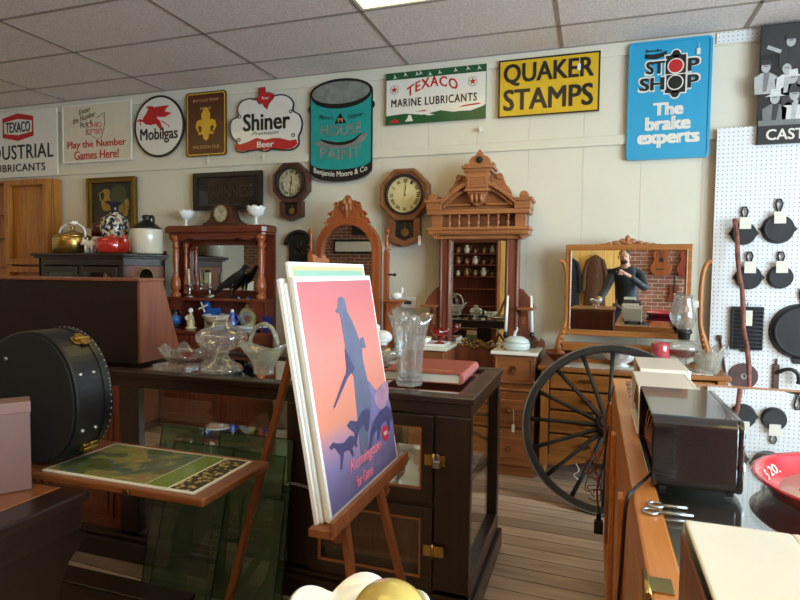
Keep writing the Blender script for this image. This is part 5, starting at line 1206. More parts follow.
# boards, each resting on the ledge
def board(name, label, w0, u0, u1, h, th, cat='poster'):
    o = thing(name, label, cat, (EX-w0*math.cos(TILT), (EY0+EY1)/2, EZ-w0*math.sin(TILT)+.002), rot=(0, 0, 0))
    o.rotation_euler = Euler((-TILT, 0, PI/2)).to_matrix().to_euler()   # local x = world y, local -y = world +x (front), local z = up the board
    return o
W['mat_white'] = plain('mat_white', (236, 234, 230), .35, var=.01)
t = board('poster', 'hunting poster of a standing hunter with dogs under a pink sky, front of the easel', .0, 0, 0, .69, .012)
pw, ph = .294, .70
MB().box(-pw, 0, 0, pw, .012, ph).build('backing_board', W['mat_white'], t, bevel=.001)
pr = ramp_mat('hunt_print', [(0, (100, 94, 140)), (.16, (132, 124, 170)), (.27, (176, 138, 162)), (.36, (224, 142, 116)), (.62, (218, 132, 120)), (1, (196, 104, 114))], 'z', 0, ph, .35, .07, 4, coat=.3)  # print colours, lightened for the hazy sheen over the poster
f = MB().box(-pw+.014, -.0012, .014, pw-.012, 0, ph-.016).build('print', pr, t)
dk = plain('hunt_slate', (98, 102, 126), .4, var=.15, scale=14); dg = plain('hunt_dark', (72, 70, 106), .4, var=.25, scale=20); hz = plain('hunt_haze', (168, 128, 152), .4, var=.3, scale=16); sl = plain('hunt_purple', (122, 112, 154), .4, var=.3, scale=18)
shape(f, [smooth_pts([(.06, .30), (.12, .33), (.17, .29), (.24, .27), (.29, .24), (.29, .10), (.2, .04), (.05, .05), (.0, .1), (.04, .2)], 3, True)], sl, 'brush', -.0012, .0004)
shape(f, [smooth_pts([(.15, .27), (.29, .30), (.29, .24), (.2, .21)], 3, True)], hz, 'pale_rock', -.0014, .0004)
HUNT = [(-.019,.628),(.009,.632),(.028,.621),(.033,.604),(.032,.581),(.059,.55),(.083,.512),(.099,.473),(.109,.44),(.103,.41),(.109,.371),(.116,.317),(.128,.275),(.096,.227),(.066,.194),(.04,.137),(.01,.094),(.012,.074),(-.045,.079),(-.03,.115),(-.028,.15),(-.018,.197),(-.011,.262),(-.002,.315),(.004,.364),(-.009,.387),(-.023,.406),(-.023,.463),(-.024,.516),(-.025,.564),(-.033,.58),(-.052,.58),(-.056,.589),(-.034,.598)]
shape(f, [HUNT], dk, 'hunter', -.0018, .0004)
shape(f, [[(.104,.48),(.137,.484),(.148,.444),(.105,.445)]], dk, 'game_bag', -.0018, .0004)
shape(f, [[(-.03,.464),(-.006,.431),(.023,.39),(.002,.377),(-.056,.377),(-.041,.397)]], dg, 'hunter_arm', -.0024, .0004)
shape(f, [[(-.013,.394),(.005,.385),(-.046,.367),(-.166,.299),(-.176,.3),(-.063,.378)]], dg, 'shotgun', -.003, .0004)
shape(f, [[(-.238,.199),(-.211,.206),(-.185,.195),(-.142,.185),(-.089,.194),(-.059,.183),(-.047,.147),(-.061,.147),(-.069,.161),(-.087,.151),(-.083,.128),(-.096,.129),(-.112,.154),(-.149,.159),(-.178,.116),(-.19,.117),(-.175,.155),(-.188,.169),(-.206,.189),(-.23,.188)]], dg, 'pointing_dog', -.002, .0004)
shape(f, [[(-.102,.228),(-.071,.237),(-.025,.222),(.021,.242),(.073,.245),(.096,.227),(.064,.179),(.036,.17),(.028,.2),(-.02,.191),(-.049,.16),(-.06,.166),(-.055,.192),(-.082,.211)]], dg, 'second_dog', -.0024, .0004)
shape(f, [[(.071,.162),(.118,.192),(.187,.209),(.256,.213),(.293,.188),(.292,.147),(.285,.146),(.27,.166),(.251,.121),(.231,.126),(.232,.164),(.177,.161),(.137,.12),(.118,.122),(.133,.157),(.094,.146),(.051,.107),(.031,.114)]], dg, 'large_dog', -.0024, .0004)
pk = plain('hunt_pink', (226, 132, 160), .4)
text_mesh('Remington', pk, f, (-.13, .075, .14, .125), -.002, shear=.3, bold=.02); text_mesh('for Game', pk, f, (-.1, .03, .04, .065), -.002, shear=.3, bold=.02)
shape(f, [circ(.2, .125, .028)], plain('hunt_red', (214, 40, 70), .4), 'round_seal', -.002); text_mesh('SHELLS', W['s_white'], f, (.183, .118, .217, .132), -.0035)
for k, (nm, lb, w0, x0, x1, h, th, m) in enumerate((
        ('print_board', 'matted print in pale green and cream, directly behind the hunting poster', .0135, -.285, .28, .745, .01, 'pale'),
        ('print_board', 'white edged board at the back of the poster stack on the easel', .035, -.305, .27, .70, .012, 'white'),
        ('print_board', 'grey white board second from the back of the easel stack', .025, -.295, .27, .685, .008, 'white'))):
    b = board(nm, lb, w0, 0, 0, h, th, 'print')
    MB().box(x0, 0, 0, x1, th, h).build('board', W['mat_white'], b, bevel=.001)
    if m == 'pale':
        MB().box(x0+.012, -.001, .012, x1-.012, 0, h-.012).build('mat', plain('mat_cream', (204, 178, 132), .6), b); MB().box(x0+.026, -.0015, .03, x1-.026, -.001, h-.025).build('print', ramp_mat('pale_print', [(0, (120, 150, 124)), (1, (140, 176, 158))], 'z', 0, .7), b)

# ------------------------------------------------------------------ sewing table with open leaf, print and cases
t = thing('sewing_cabinet', 'dark brown sewing cabinet with an opened wooden leaf at the left edge', 'table', (-1.55, 1.0, 0))
MB().box(-.75, -.6, .69, .0, .447, .72).build('table_top', W['case'], t, bevel=.006)
MB().box(-.72, -.57, .7195, -.115, .43, .7205).build('inset_panel', W['board'], t)
mb = MB().box(-.73, -.58, .6, -.02, .43, .69)
mb.build('apron', W['case'], t, bevel=.004)
MB().box(-.117, -.57, .7195, -.11, .43, .7212).build('inlay_strip', W['walnutl'], t)
endp = smooth_pts([(-.55, .6), (.42, .6), (.4, .5), (.36, .42), (.36, .3), (.3, .2), (.32, .1), (.4, 0), (.24, 0), (.2, .1), (.2, .2), (.12, .28), (.1, .36), (.0, .4), (-.1, .42), (-.22, .4), (-.26, .3), (-.33, .2), (-.36, .1), (-.34, 0), (-.5, 0), (-.46, .12), (-.42, .22), (-.46, .34), (-.52, .45)], 2, True)
for x in (-.06, -.7): MB().prism(endp, x-.02, x+.02, 0, 'yz').build('carved_end', W['casez'], t)
MB().box(-.66, -.4, .2, -.06, .3, .225).build('stretcher_shelf', W['case'], t)
a = Vector((-1.812, 1.464)); b = Vector((-1.12, 1.45))
MB().box(-.75, .449, .722, .44, .83, .748).build('open_leaf', W['board'], t, bevel=.006)
mb = MB()
for yy in (.46, .74): mb.cyl((.0, yy-.0, .722), (.0, yy+.03, .722), .008, n=10)
MB().cyl((.15, .449, .733), (.15, .441, .733), .011, n=12).build('leaf_pull', W['brassd'], t); mb.build('hinge', W['brassd'], t)
t = thing('landscape_print', 'green landscape print with patterned border strip lying flat on the wooden leaf', 'print', (-1.46, 1.64, .749))
MB().box(-.325, -.172, 0, .3, .155, .004).build('paper', W['paper'], t)
lm, nt, b = base_mat('landscape'); N = nt.nodes; nz = N.new('ShaderNodeTexNoise'); nz.inputs['Scale'].default_value = 7; nz.inputs['Detail'].default_value = 6; nz.inputs['Distortion'].default_value = 1.2
tc = N.new('ShaderNodeTexCoord'); r = N.new('ShaderNodeValToRGB'); e = r.color_ramp.elements; e[0].position = .3; e[0].color = lin((60, 60, 38)); e[1].position = .68; e[1].color = lin((206, 182, 108))
for p, c in ((.42, (96, 106, 56)), (.48, (74, 98, 96)), (.54, (150, 150, 74)), (.6, (132, 112, 78))): el = e.new(p); el.color = lin(c)
nt.links.new(tc.outputs['Object'], nz.inputs['Vector']); nt.links.new(nz.outputs['Fac'], r.inputs['Fac']); nt.links.new(r.outputs['Color'], b.inputs['Base Color']); b.inputs['Roughness'].default_value = .3; b.inputs['Coat Weight'].default_value = .4
f = MB().box(-.315, -.158, .004, .1, .145, .005).build('picture', lm, t)
MB().box(.105, -.158, .004, .19, .145, .005).build('green_band', plain('band_green', (112, 134, 52), .35, coat=.3), t)
pb, nt, b = base_mat('scroll_band'); N = nt.nodes; vo = N.new('ShaderNodeTexVoronoi'); vo.inputs['Scale'].default_value = 55; r = N.new('ShaderNodeValToRGB'); r.color_ramp.elements[0].color = lin((190, 168, 96)); r.color_ramp.elements[0].position = .3; r.color_ramp.elements[1].color = lin((58, 52, 34)); r.color_ramp.elements[1].position = .5
tc = N.new('ShaderNodeTexCoord'); nt.links.new(tc.outputs['Object'], vo.inputs['Vector']); nt.links.new(vo.outputs['Distance'], r.inputs['Fac']); nt.links.new(r.outputs['Color'], b.inputs['Base Color']); b.inputs['Roughness'].default_value = .35
MB().box(.2, -.158, .004, .288, .145, .005).build('border_strip', pb, t)
# guitar case standing on its side, lower bout to the right
t = thing('guitar_case', 'black guitar case standing on its side with brass latches and white stitching', 'guitar case', (-1.95, 1.5, .752))
gp = smooth_pts([(-.75, .18), (-.45, .14), (-.25, .09), (-.1, .04), (.03, .006), (.12, 0), (.2, .03), (.27, .11), (.29, .225), (.265, .35), (.2, .435), (.11, .472), (.0, .462), (-.09, .42), (-.17, .37), (-.28, .34), (-.45, .33), (-.75, .31)], 5, True)
cm = plain('case_vinyl', (15, 15, 18), .4, var=.12, scale=60, bump=.15); cf = plain('case_face', (9, 8, 8), .85, var=.1, scale=60)
MB().prism(gp, .004, .16, 0, side=0).build('shell', cm, t, bevel=.008, seg=3)
MB().prism(outline(gp, -.012), -.004, .006).build('face', cf, t, bevel=.003)
inner = gp
MB().prism(outline(gp, .004), .118, .124).build('lid_seam', W['black'], t)
mb = MB(); n = len(gp)
for i in range(n):
    p, q = Vector(gp[i]), Vector(gp[(i+1) % n]); L = (q-p).length; k = max(1, int(L/.013)); d = (q-p).normalized(); nr = Vector((d.y, -d.x))
    for j in range(k):
        c = p.lerp(q, (j+.5)/k)+nr*.004
        if c.x > -.1: mb.bar((c.x-d.x*.003, .145, c.y-d.y*.003), (c.x+d.x*.003, .145, c.y+d.y*.003), .0014, .0014)
mb.build('stitching', W['paper'], t)
def on_rim(a):   # point and outward normal on the lower bout at angle a
    best = max(gp, key=lambda p: (p[0]-.1)*math.cos(a)+(p[1]-.23)*math.sin(a)); return best
for a in (.95, -.75):
    p = on_rim(a); ang = a
    mb = MB(); mb.M = Matrix.Translation((p[0], .1, p[1])) @ Matrix.Rotation(-ang, 4, 'Y')
    mb.prism(rrect(-.035, -.02, .035, .02, .012), .0, .006, 0, 'yz').prism(rrect(-.012, -.03, .02, .03, .008), .004, .011, 0, 'yz').cyl((.012, -.03, 0), (.012, .03, 0), .006, n=10)
    mb.build('latch', W['brass'], t, bevel=.001)
for a, y in ((.35, .03), (.35, .085), (-.3, .03), (-.3, .085)):
    p = on_rim(a); MB().ball((p[0]+.002, y, p[1]), .008).build('foot_stud', W['steel'], t)
for p in ((-.03, .37), (.0, .06)): MB().ball((p[0], -.005, p[1]), (.008, .004, .008)).build('foot_stud', W['steel'], t)
t = thing('cardboard_box', 'plain dusty pink box standing in front of the guitar case', 'box', (-1.73, 1.385, .7213), math.radians(53))
MB().box(-.34, 0, 0, 0, .09, .29).build('body', plain('pink_card', (122, 92, 86), .55, var=.04), t, bevel=.004)
MB().box(-.342, -.002, .255, .002, .092, .293).build('lid', plain('pink_lid', (130, 100, 92), .55, var=.04), t, bevel=.004)
t = thing('added_dark_platform', 'added low dark platform standing in for the shade beneath the opened leaf', 'platform', (-2.6, 1.5, 0))  # invented dark boards standing in for the shade under the leaf
mb = MB()
for k in range(4): mb.box(0, k*.12, .07, 1.05, k*.12+.112, .09)
mb.build('boards', W['casez'], t, bevel=.002); MB().box(.02, .02, 0, .06, .46, .07).box(.98, .02, 0, 1.02, .46, .07).build('runner', W['case'], t)
# ------------------------------------------------------------------ glass topped wooden counter on the right
KX0, KX1, KY0, KY1 = .096, 1.3, .3, 2.93
t = thing('glass_counter', 'orange maple counter with a glass top on the right, piled with old radios', 'counter', (KX0, KY0, 0))
w, l = KX1-KX0, KY1-KY0
mb = MB().box(0, 0, .1, .03, l, .84).box(w-.03, 0, .1, w, l, .84).box(.03, l-.03, .1, w-.03, l, .84).box(.03, 0, .1, w-.03, .03, .84).box(.03, .03, .1, w-.03, l-.03, .12)
mb.build('side_panel', W['orange'], t, bevel=.003)
MB().box(.03, .03, 0, w-.03, l-.03, .1).build('plinth', W['case'], t)
mb = MB().frame(0, 0, w, l, .057, .88, .95, 0, 'xy').frame(0, 0, w, l, .028, .84, .88, 0, 'xy')
mb.build('top_frame', W['orange'], t, bevel=.006)
for y in (.02, .7, 1.35, 2.0, l-.08): MB().box(-.018, y, .1, 0, y+.06, .84).build('stile', W['orange'], t, bevel=.004)
MB().box(-.018, .02, .1, 0, l-.02, .17).build('bottom_rail', W['orange'], t, bevel=.004)
MB().box(.032, .032, .86, w-.032, l-.032, .872).build('added_grey_shelf', plain('reflection_grey', (176, 178, 184), .8), t)  # added shelf; its grey stands in for reflections in the glass top
MB().box(.052, .052, .941, w-.052, 1.545, .949).box(.052, 1.555, .941, w-.052, l-.052, .949).build('glass_top', W['pane_top'], t)
MB().box(.068, 1.53, .9, w-.068, 1.57, .94).build('cross_rail', W['orange'], t)
t = thing('brass_plate', 'bent brass hinge plate on the counter edge beside the near ivory radio', 'hinge', (.096, 1.0, .951))
MB().box(-.005, -.035, 0, .036, .012, .002).box(-.007, -.05, -.03, -.005, .02, .002).cyl((-.003, -.052, .002), (-.003, .022, .002), .005, n=10).build('plate', W['brass'], t)

def radio(name, label, x0, x1, y0, y1, h, m, z=.95, r=.02, foot=.008, knobs=True):
    t = thing(name, label, 'radio', ((x0+x1)/2, (y0+y1)/2, z)); a, b = (x1-x0)/2, (y1-y0)/2
    out = rrect(-b, foot, b, h, r); inn = rrect(-b+.006, foot+.006, b-.006, h-.006, r*.75)
    MB().ring(out, inn, -a, a-.012, 0, 'yz').prism(out, a-.012, a, 0, 'yz').build('cabinet', W[m], t, bevel=.004)
    for sx in (-a+.02, a-.03):
        for sy in (-b+.03, b-.03): MB().box(sx, sy-.012, 0, sx+.015, sy+.012, foot+.002).build('foot', W['black'], t)
    c = MB().box(-a+.015, -b+.012, foot+.02, a-.03, b-.012, foot+.045).build('chassis', W['rust'], t)
    for k, y in enumerate((-.55, -.2, .15, .5)):
        MB().lathe([(.013, foot+.045), (.014, foot+.09), (.01, foot+.105), (.004, foot+.11)], (-.0, y*b, 0), 14).build('tube', W['black'] if k % 2 else W['steel'], c)
    MB().box(-a+.03, b*.6, foot+.045, a-.05, b*.85, foot+.1).build('transformer', W['brassd'], c)
    mb = MB()
    for k in range(4): mb.tube(smooth_pts([(-a+.03, -b*.7+k*.05, foot+.05), (-a+.005, -b*.6+k*.05, foot+.09-.01*k), (-a+.02, -b*.4+k*.06, foot+.12), (-a+.05, -b*.2+k*.05, foot+.05)], 4), .002, 5)
    mb.build('wiring', plain('copper_wire', (150, 84, 50), .4, .5), t)
    MB().prism(circ(b*.35, h*.55, h*.3, 26), a, a+.004, 0, 'yz').build('grille', W['brassd'], t)
    if knobs:
        for y in (-b*.6, -b*.2): MB().cyl((a, y, h*.3), (a+.018, y, h*.3), .014, .012, 16).build('knob', W['white'] if m == 'bake' else W['walnut'], t)
    return t
radio('table_radio', 'dark brown bakelite table radio with open back on the glass counter', .137, .325, 1.43, 1.82, .175, 'bake', r=.022)
radio('ivory_radio', 'ivory radio directly behind the dark brown radio on the counter', .137, .308, 1.87, 2.2, .157, 'ivory', r=.02)
radio('ivory_radio', 'farthest ivory radio on the counter, close to the oak dresser', .168, .335, 2.25, 2.6, .155, 'ivory', r=.024)
radio('ivory_radio', 'nearest ivory radio with brown back board at the bottom right', .125, .262, .45, .865, .168, 'ivory', r=.018)
t = thing('back_board', 'brown pressed fibre back board resting in the nearest ivory radio', 'board', (.121, .66, .956))
MB().box(0, -.18, 0, .003, .19, .145).build('board', W['boxred'], t)

# round red tray
t = thing('red_tray', 'round deep red serving tray with white bottom on the glass counter', 'tray', (.602, 1.5, .951))
W['tray'] = plain('tray_red', (204, 38, 56), .22, coat=.6, var=.04)
MB().lathe([(.195, 0), (.208, .004), (.226, .032), (.234, .04), (.24, .038), (.243, .041), (.238, .045), (.228, .041), (.222, .036), (.204, .008), (.1, .0055)], n=56).build('body', W['tray'], t)
MB().lathe([(.01, .0058), (.198, .006), (.198, .0075), (.01, .0077)], n=48).build('white_bottom', W['white'], t)
text_mesh('Drink', W['tray'], t, (-.14, .0, .02, .06), .008, shear=.3, plane='xy', rot=-.25, bold=.02)
text_mesh('Delicious', W['tray'], t, (-.12, -.075, .06, -.03), .008, shear=.3, plane='xy', rot=-.25)
tm = text_mesh('5 20.', W['s_white'], t, (-.045, .012, .045, .032), 0, name='rim_lettering', bold=.01)
for v in tm.data.vertices:
    a = 2.62 - v.co.x/.205; rr = .204+.018*(v.co.z-.008)/.028-.003+v.co.y*.5
    v.co = (rr*math.cos(a), rr*math.sin(a), v.co.z)
# eye bolts
for k, (lb, x, y, ln) in enumerate((('zinc eye bolt on the counter edge, nearer of the pair', .124, 1.29, .066), ('zinc eye bolt on the counter edge, beside the brown radio', .138, 1.33, .046))):
    t = thing('eye_bolt', lb, 'bolt', (x, y, .951))
    mb = MB().tube([(.014*math.cos(a), .014*math.sin(a), .004) for a in [2*PI*i/20 for i in range(20)]], .0035, 7, closed=True).cyl((.016, 0, .004), (.016+ln, .004, .004), .0034, n=10)
    mb.build('bolt', W['steel'], t)
# wires hanging at the counter side
cord = plain('cord_black', (26, 24, 24), .5)
o = MB().tube(smooth_pts([(.16, 1.5, .99), (.13, 1.46, .968), (.1, 1.4, .958), (.082, 1.37, .93), (.074, 1.36, .75), (.06, 1.38, .5), (.055, 1.4, .25), (.04, 1.5, .01), (.0, 1.6, .008)], 6), .0042, 7).build('power_cord', cord)
tag(o, 'black power cord running from the brown radio down the counter side', 'cord')
t = thing('wire_bundle', 'tangled bundle of thin brown and red wires hanging on the counter side by the wheel', 'wires', (.066, 2.6, .5))
random.seed(3)
for nm, mt in (('brown_wires', plain('wire_brown', (120, 88, 66), .5)), ('red_wires', plain('wire_red', (160, 50, 40), .5))):
    mb = MB()
    for k in range(4 if nm[0] == 'b' else 1):
        pts = [(.005-.01*k % .02, .0, .36), (-.01, .0, .2)]
        for j in range(7): pts.append((-.035+random.uniform(-.045, .03), random.uniform(-.03, .03), .16-.032*j+random.uniform(-.03, .03)))
        mb.tube(smooth_pts(pts, 5), .0026, 6)
    mb.build(nm, mt, t)
MB().tube([(.0, 0, .36), (.03, .02, .47)], .003, 6).build('hook_wire', W['black'], t)
t = thing('plug_cluster', 'black plug and socket dangling from the wires below the wheel hub', 'plug', (.05, 2.75, .26))
MB().box(-.02, -.015, 0, .02, .015, .06).cyl((0, 0, .06), (0, 0, .1), .012, .008, 10).build('plug', W['black'], t, bevel=.004)
MB().tube(smooth_pts([(0, 0, .1), (-.01, .01, .2), (.012, 0, .32), (.03, 0, .5)], 4), .004, 6).build('cable', cord, t)

# ------------------------------------------------------------------ wagon wheel
R = .545
t = thing('wagon_wheel', 'large black wooden wagon wheel leaning against the oak dresser', 'wheel', (.0735, 3.6, 0))
lean = math.atan(.51)
t.rotation_euler = (Matrix.Rotation(math.radians(-9), 4, 'Z') @ Matrix.Rotation(-lean, 4, 'X')).to_euler()
def ringp(r0, r1, y0, y1): return [(r0, y0), (r1, y0), (r1, y1), (r0, y1)]
MB().lathe(ringp(R-.05, R-.008, -.02, .02), (0, 0, R), 64, axis='y', close=True, smooth=False).build('felloe_rim', W['ironw'], t, bevel=.004)
MB().lathe(ringp(R-.009, R, -.021, .021), (0, 0, R), 64, axis='y', close=True, smooth=False).build('iron_tyre', plain('worn_tyre', (112, 108, 104), .45, .4, .5, .4, 12), t)
MB().lathe([(.03, -.12), (.045, -.115), (.05, -.07), (.062, -.06), (.075, -.03), (.075, .03), (.06, .06), (.045, .1), (.03, .105)], (0, 0, R), 28, axis='y').build('hub', W['ironw'], t)
MB().lathe([(.0465, -.11), (.054, -.11), (.056, -.08), (.052, -.08)], (0, 0, R), 28, axis='y', close=True).build('hub_band', W['rust'], t)
for k in range(16):
    a = 2*PI*k/16+.03; c, s = math.cos(a), math.sin(a)
    mb = MB().tube([(c*r, 0, R+s*r) for r in (.06, .1, .2, .35, R-.045)], [.016, .017, .0135, .0125, .015], 8)
    mb.build('spoke', W['ironw'], t)
t = thing('white_string', 'short white string tied round a lower spoke of the wagon wheel', 'string', (-.075, 3.69, .24))
MB().tube(smooth_pts([(0, 0, .03), (.02, -.03, .0), (-.01, -.03, -.03), (.015, -.02, -.06)], 4), .003, 6).build('strand', W['paper'], t)
# walking stick
t = thing('walking_stick', 'rough reddish rustic wooden stick standing in front of the pegboard', 'stick', (1.0, 3.95, 0))
a, b2 = Vector((0, 0, .012)), Vector((-.095, .555, 1.83)); pts = []
for i in range(16):
    f = i/15; p = a.lerp(b2, f); pts.append((p.x+.006*math.sin(i*1.9), p.y, p.z+.0))
bark = plain('bark', (132, 80, 68), .6, var=.6, scale=22, bump=.5)
MB().tube(pts, [.0145-.002*math.sin(i*2.3) for i in range(16)], 10).build('shaft', bark, t)

# ------------------------------------------------------------------ near display counter on the left of the photographer
t = thing('near_counter', 'low wooden counter beneath the nearest milk glass bowl', 'counter', (-.56, -.05, 0))
MB().box(0, 0, 0, .55, .69, .91).build('body', W['walnutz'], t, bevel=.004); MB().box(-.015, -.015, .91, .565, .705, .95).build('top', W['walnut'], t, bevel=.006)
t = thing('compote', 'nearest white milk glass ruffled bowl at the bottom edge of the photo', 'compote', (-.232, .56, .951))
MB().lathe([(.05, 0), (.052, .005), (.016, .018), (.013, .045), (.03, .056), (.07, .075), (.098, .105), (.112, .135), (.106, .137), (.092, .108), (.062, .08), (.01, .066)], n=72, fn=lambda r, z, a: (r*.74*(1+(.07*(abs(math.cos(3*a+.75))-.6) if z > .09 else 0)), z*.93+(.019*(abs(math.cos(3*a+.75))-.7) if z > .1 else 0))).build('bowl', W['milk'], t)
t = thing('yellow_ornament', 'rounded yellow glass ornament lying in the nearest milk glass bowl', 'ornament', (-.196, .565, 1.03))
MB().ball((0, 0, .045), (.044, .04, .045), n=28, k=18).build('ball', plain('yellow_glass', (196, 172, 88), .22, coat=.8, var=.2, scale=14), t)
# ------------------------------------------------------------------ the front of the shop, seen in the mirrors
YW = YF
t = thing('pottery_shelf', 'dark red shelf unit of brown pottery, mirrored in the tall dresser', 'shelf', (-2.35, YW+.15, 0))
MB().box(-.5, -.14, 0, -.47, .2, 2.1).box(.47, -.14, 0, .5, .2, 2.1).box(-.5, -.14, 0, .5, -.12, 2.1).build('body', W['mahog'], t)
for z in (.3, .75, 1.1, 1.36, 1.6, 1.83, 2.07): MB().box(-.47, -.12, z-.02, .47, .19, z).build('shelf', W['mahogx'], t)
clay = plain('brown_pottery', (140, 92, 48), .3, coat=.4); pale = plain('pale_pottery', (206, 190, 168), .3, coat=.4)
k = 0
nm = ['leftmost', 'second', 'middle', 'fourth', 'rightmost']
for z, row in ((1.36, 'lowest mirrored shelf'), (1.6, 'middle mirrored shelf'), (1.83, 'top mirrored shelf')):
    for i in range(5):
        s = (.75, 1.0, .8, 1.1, .6)[(i+k) % 5]
        t = thing('pottery_jug', '%s pottery jug on the %s of the dark red shelf unit' % (nm[i], row), 'jug', (-2.35-.36+.18*i, YW+.19, z+.001), group='jugs on the pottery shelf')
        MB().lathe([(.04*s, 0), (.055*s, .03*s), (.058*s, .09*s), (.036*s, .13*s), (.034*s, .15*s), (.04*s, .16*s)], n=16).build('body', pale if (i+k) % 3 == 0 else clay, t)
        MB().tube(smooth_pts([(.036*s, 0, .15*s), (.08*s, 0, .14*s), (.085*s, 0, .08*s), (.055*s, 0, .05*s)], 3), .008*s, 6).build('handle', clay, t)
    k += 1
for lb, x, z, w, h, m in (('long pale framed board on the brick wall, mirrored in the arched mirror', -5.0, 1.98, 1.1, .3, 'paper'), ('dark framed sign high on the brick wall above the pale framed board', -4.75, 2.4, .7, .34, 'ironw')):
    t = thing('framed_board', lb, 'sign', (x, YW+.01, z))
    MB().frame(-w/2, -h/2, w/2, h/2, .04, 0, .03).build('frame', W['black'], t); MB().box(-w/2+.04, 0, -h/2+.04, w/2-.04, .015, h/2-.04).build('panel', W[m], t)
t = thing('side_table', 'walnut cabinet by the left wall, mirrored in the sideboard mirror', 'cabinet', (-6.8, -1.0, 0))
MB().box(-.5, -.3, 0, .5, .3, .88).build('body', W['walnutz'], t, bevel=.004); MB().box(-.53, -.33, .88, .53, .33, .91).build('top', W['walnut'], t, bevel=.004)
t = thing('white_box', 'white painted box on the walnut cabinet near the left wall', 'box', (-6.8, -1.0, .911)); MB().box(-.2, -.14, 0, .2, .14, .26).box(-.21, -.15, .26, .21, .15, .29).build('body', W['paper'], t, bevel=.004)
t = thing('bookcase', 'tall dark bookcase on the left wall of the shop', 'bookcase', (-8.19, -.6, 0))
mb = MB().box(0, -.6, 0, .02, .6, 2.2)
for y in (-.6, .57): mb.box(0, y, 0, .35, y+.03, 2.2)
mb.build('body', W['cherry'], t)
for z in (.05, .5, .95, 1.4, 1.8, 2.18): MB().box(.02, -.57, z, .34, .57, z+.02).build('shelf', W['cherry'], t)
# hanging coats and guitars on the front wall
def coat(lb, x, m, w, z1):
    t = thing('hanging_coat', lb, 'coat', (x, YW+.14, z1))
    MB().lathe([(.02, .0), (.1*w, -.03), (.2*w, -.09), (.22*w, -.3), (.25*w, -.7), (.28*w, -1.0), (.26*w, -1.01)], n=30, sy=.35, fn=lambda r, z, a: (r*(1+.07*math.sin(6*a+z*3)), z)).build('body', m, t)
    for s in (-1, 1): MB().tube(smooth_pts([(s*.17*w, 0, -.1), (s*.27*w, .01, -.35), (s*.29*w, .03, -.7)], 4), [.06*w]*8+[.05*w], 10).build('sleeve', m, t)
    MB().tube([(-.12, 0, -.03), (0, 0, .03), (0, 0, .08), (.02, -.08, .1)], .005, 6).build('hanger', W['steel'], t)
coat('brown fur coat hanging on the golden panel wall, seen in the swing mirror', -.5, plain('brown_fur', (86, 52, 30), .9, var=.5, scale=40, bump=.6), .72, 1.76)
coat('black coat hanging at the left of the brown fur coat in the mirror', -.98, plain('black_wool', (26, 26, 30), .9, var=.2, scale=30), .7, 1.72)
def guitar(lb, x, m, s=1.0):
    t = thing('hanging_guitar', lb, 'guitar', (x, YW+.07, 1.62))
    g = smooth_pts([(0, -.25*s), (.12*s, -.24*s), (.185*s, -.13*s), (.15*s, -.02*s), (.115*s, .05*s), (.14*s, .14*s), (.11*s, .21*s), (0, .23*s), (-.11*s, .21*s), (-.14*s, .14*s), (-.115*s, .05*s), (-.15*s, -.02*s), (-.185*s, -.13*s), (-.12*s, -.24*s)], 4, True)
    MB().prism(g, -.05, .04).build('body', m, t, bevel=.006)
    MB().prism(circ(0, .04, .045, 24), .04, .042).build('sound_hole', W['black'], t); MB().box(-.08, .04, -.14, .08, .05, -.12).build('bridge', W['black'], t)
    MB().box(-.027, .03, .1, .027, .055, .62).build('neck', W['mahog'], t); MB().prism([(-.03, .62), (.03, .62), (.045, .78), (-.045, .78)], .025, .045).build('headstock', W['black'], t)
    MB().cyl((0, -.06, .66), (0, .06, .66), .006, n=8).build('wall_hook', W['steel'], t)
guitar('sunburst guitar hanging on the brick wall, left of the pair', .66, wood('sunburst', (96, 40, 18), (176, 92, 36), 'z', .2)); guitar('reddish guitar hanging on the brick wall, right of the pair', 1.12, wood('red_guitar', (92, 30, 18), (150, 58, 30), 'z', .2), 1.05)
t = thing('violin', 'small dark violin hanging low on the brick wall', 'violin', (.9, YW+.05, 1.05))
MB().prism(smooth_pts([(0, -.17), (.09, -.16), (.1, -.08), (.06, 0), (.08, .1), (.05, .16), (-.05, .16), (-.08, .1), (-.06, 0), (-.1, -.08), (-.09, -.16)], 4, True), -.03, .02).build('body', W['mahog'], t); MB().box(-.012, .02, .0, .012, .035, .38).build('neck', W['black'], t)

# ------------------------------------------------------------------ the photographer, reflected in the swing mirror
t = thing('person', 'man in a dark jacket and jeans holding up a phone, reflected in the swing mirror', 'person', (0, 0, 0))
def skin_mesh(name, verts, edges, radii, m, parent, root=0, sub=1):
    me = bpy.data.meshes.new(name); me.from_pydata(verts, edges, []); me.materials.append(m)
    o = bpy.data.objects.new(name, me); COL.objects.link(o); o.parent = parent
    sk = o.modifiers.new('skin', 'SKIN'); sk.use_smooth_shade = True
    for i, r in enumerate(radii): me.skin_vertices[0].data[i].radius = r if isinstance(r, tuple) else (r, r)
    for i in range(len(verts)): me.skin_vertices[0].data[i].use_root = (i == root)
    s = o.modifiers.new('sub', 'SUBSURF'); s.levels = sub; s.render_levels = sub
    return o
skinm = plain('skin', (206, 152, 126), .5, var=.05)
bx, by = .13, -.52
V, E_, Rr = [], [], []
def add(p, r, prev=None):
    V.append(p); Rr.append(r)
    if prev is not None: E_.append((prev, len(V)-1))
    return len(V)-1
pel = add((bx, by, .95), (.125, .085)); wa = add((bx, by+.01, 1.1), (.14, .1), pel); ch = add((bx-.01, by+.02, 1.32), (.165, .115), wa); sh = add((bx-.02, by+.02, 1.45), (.1, .075), ch)
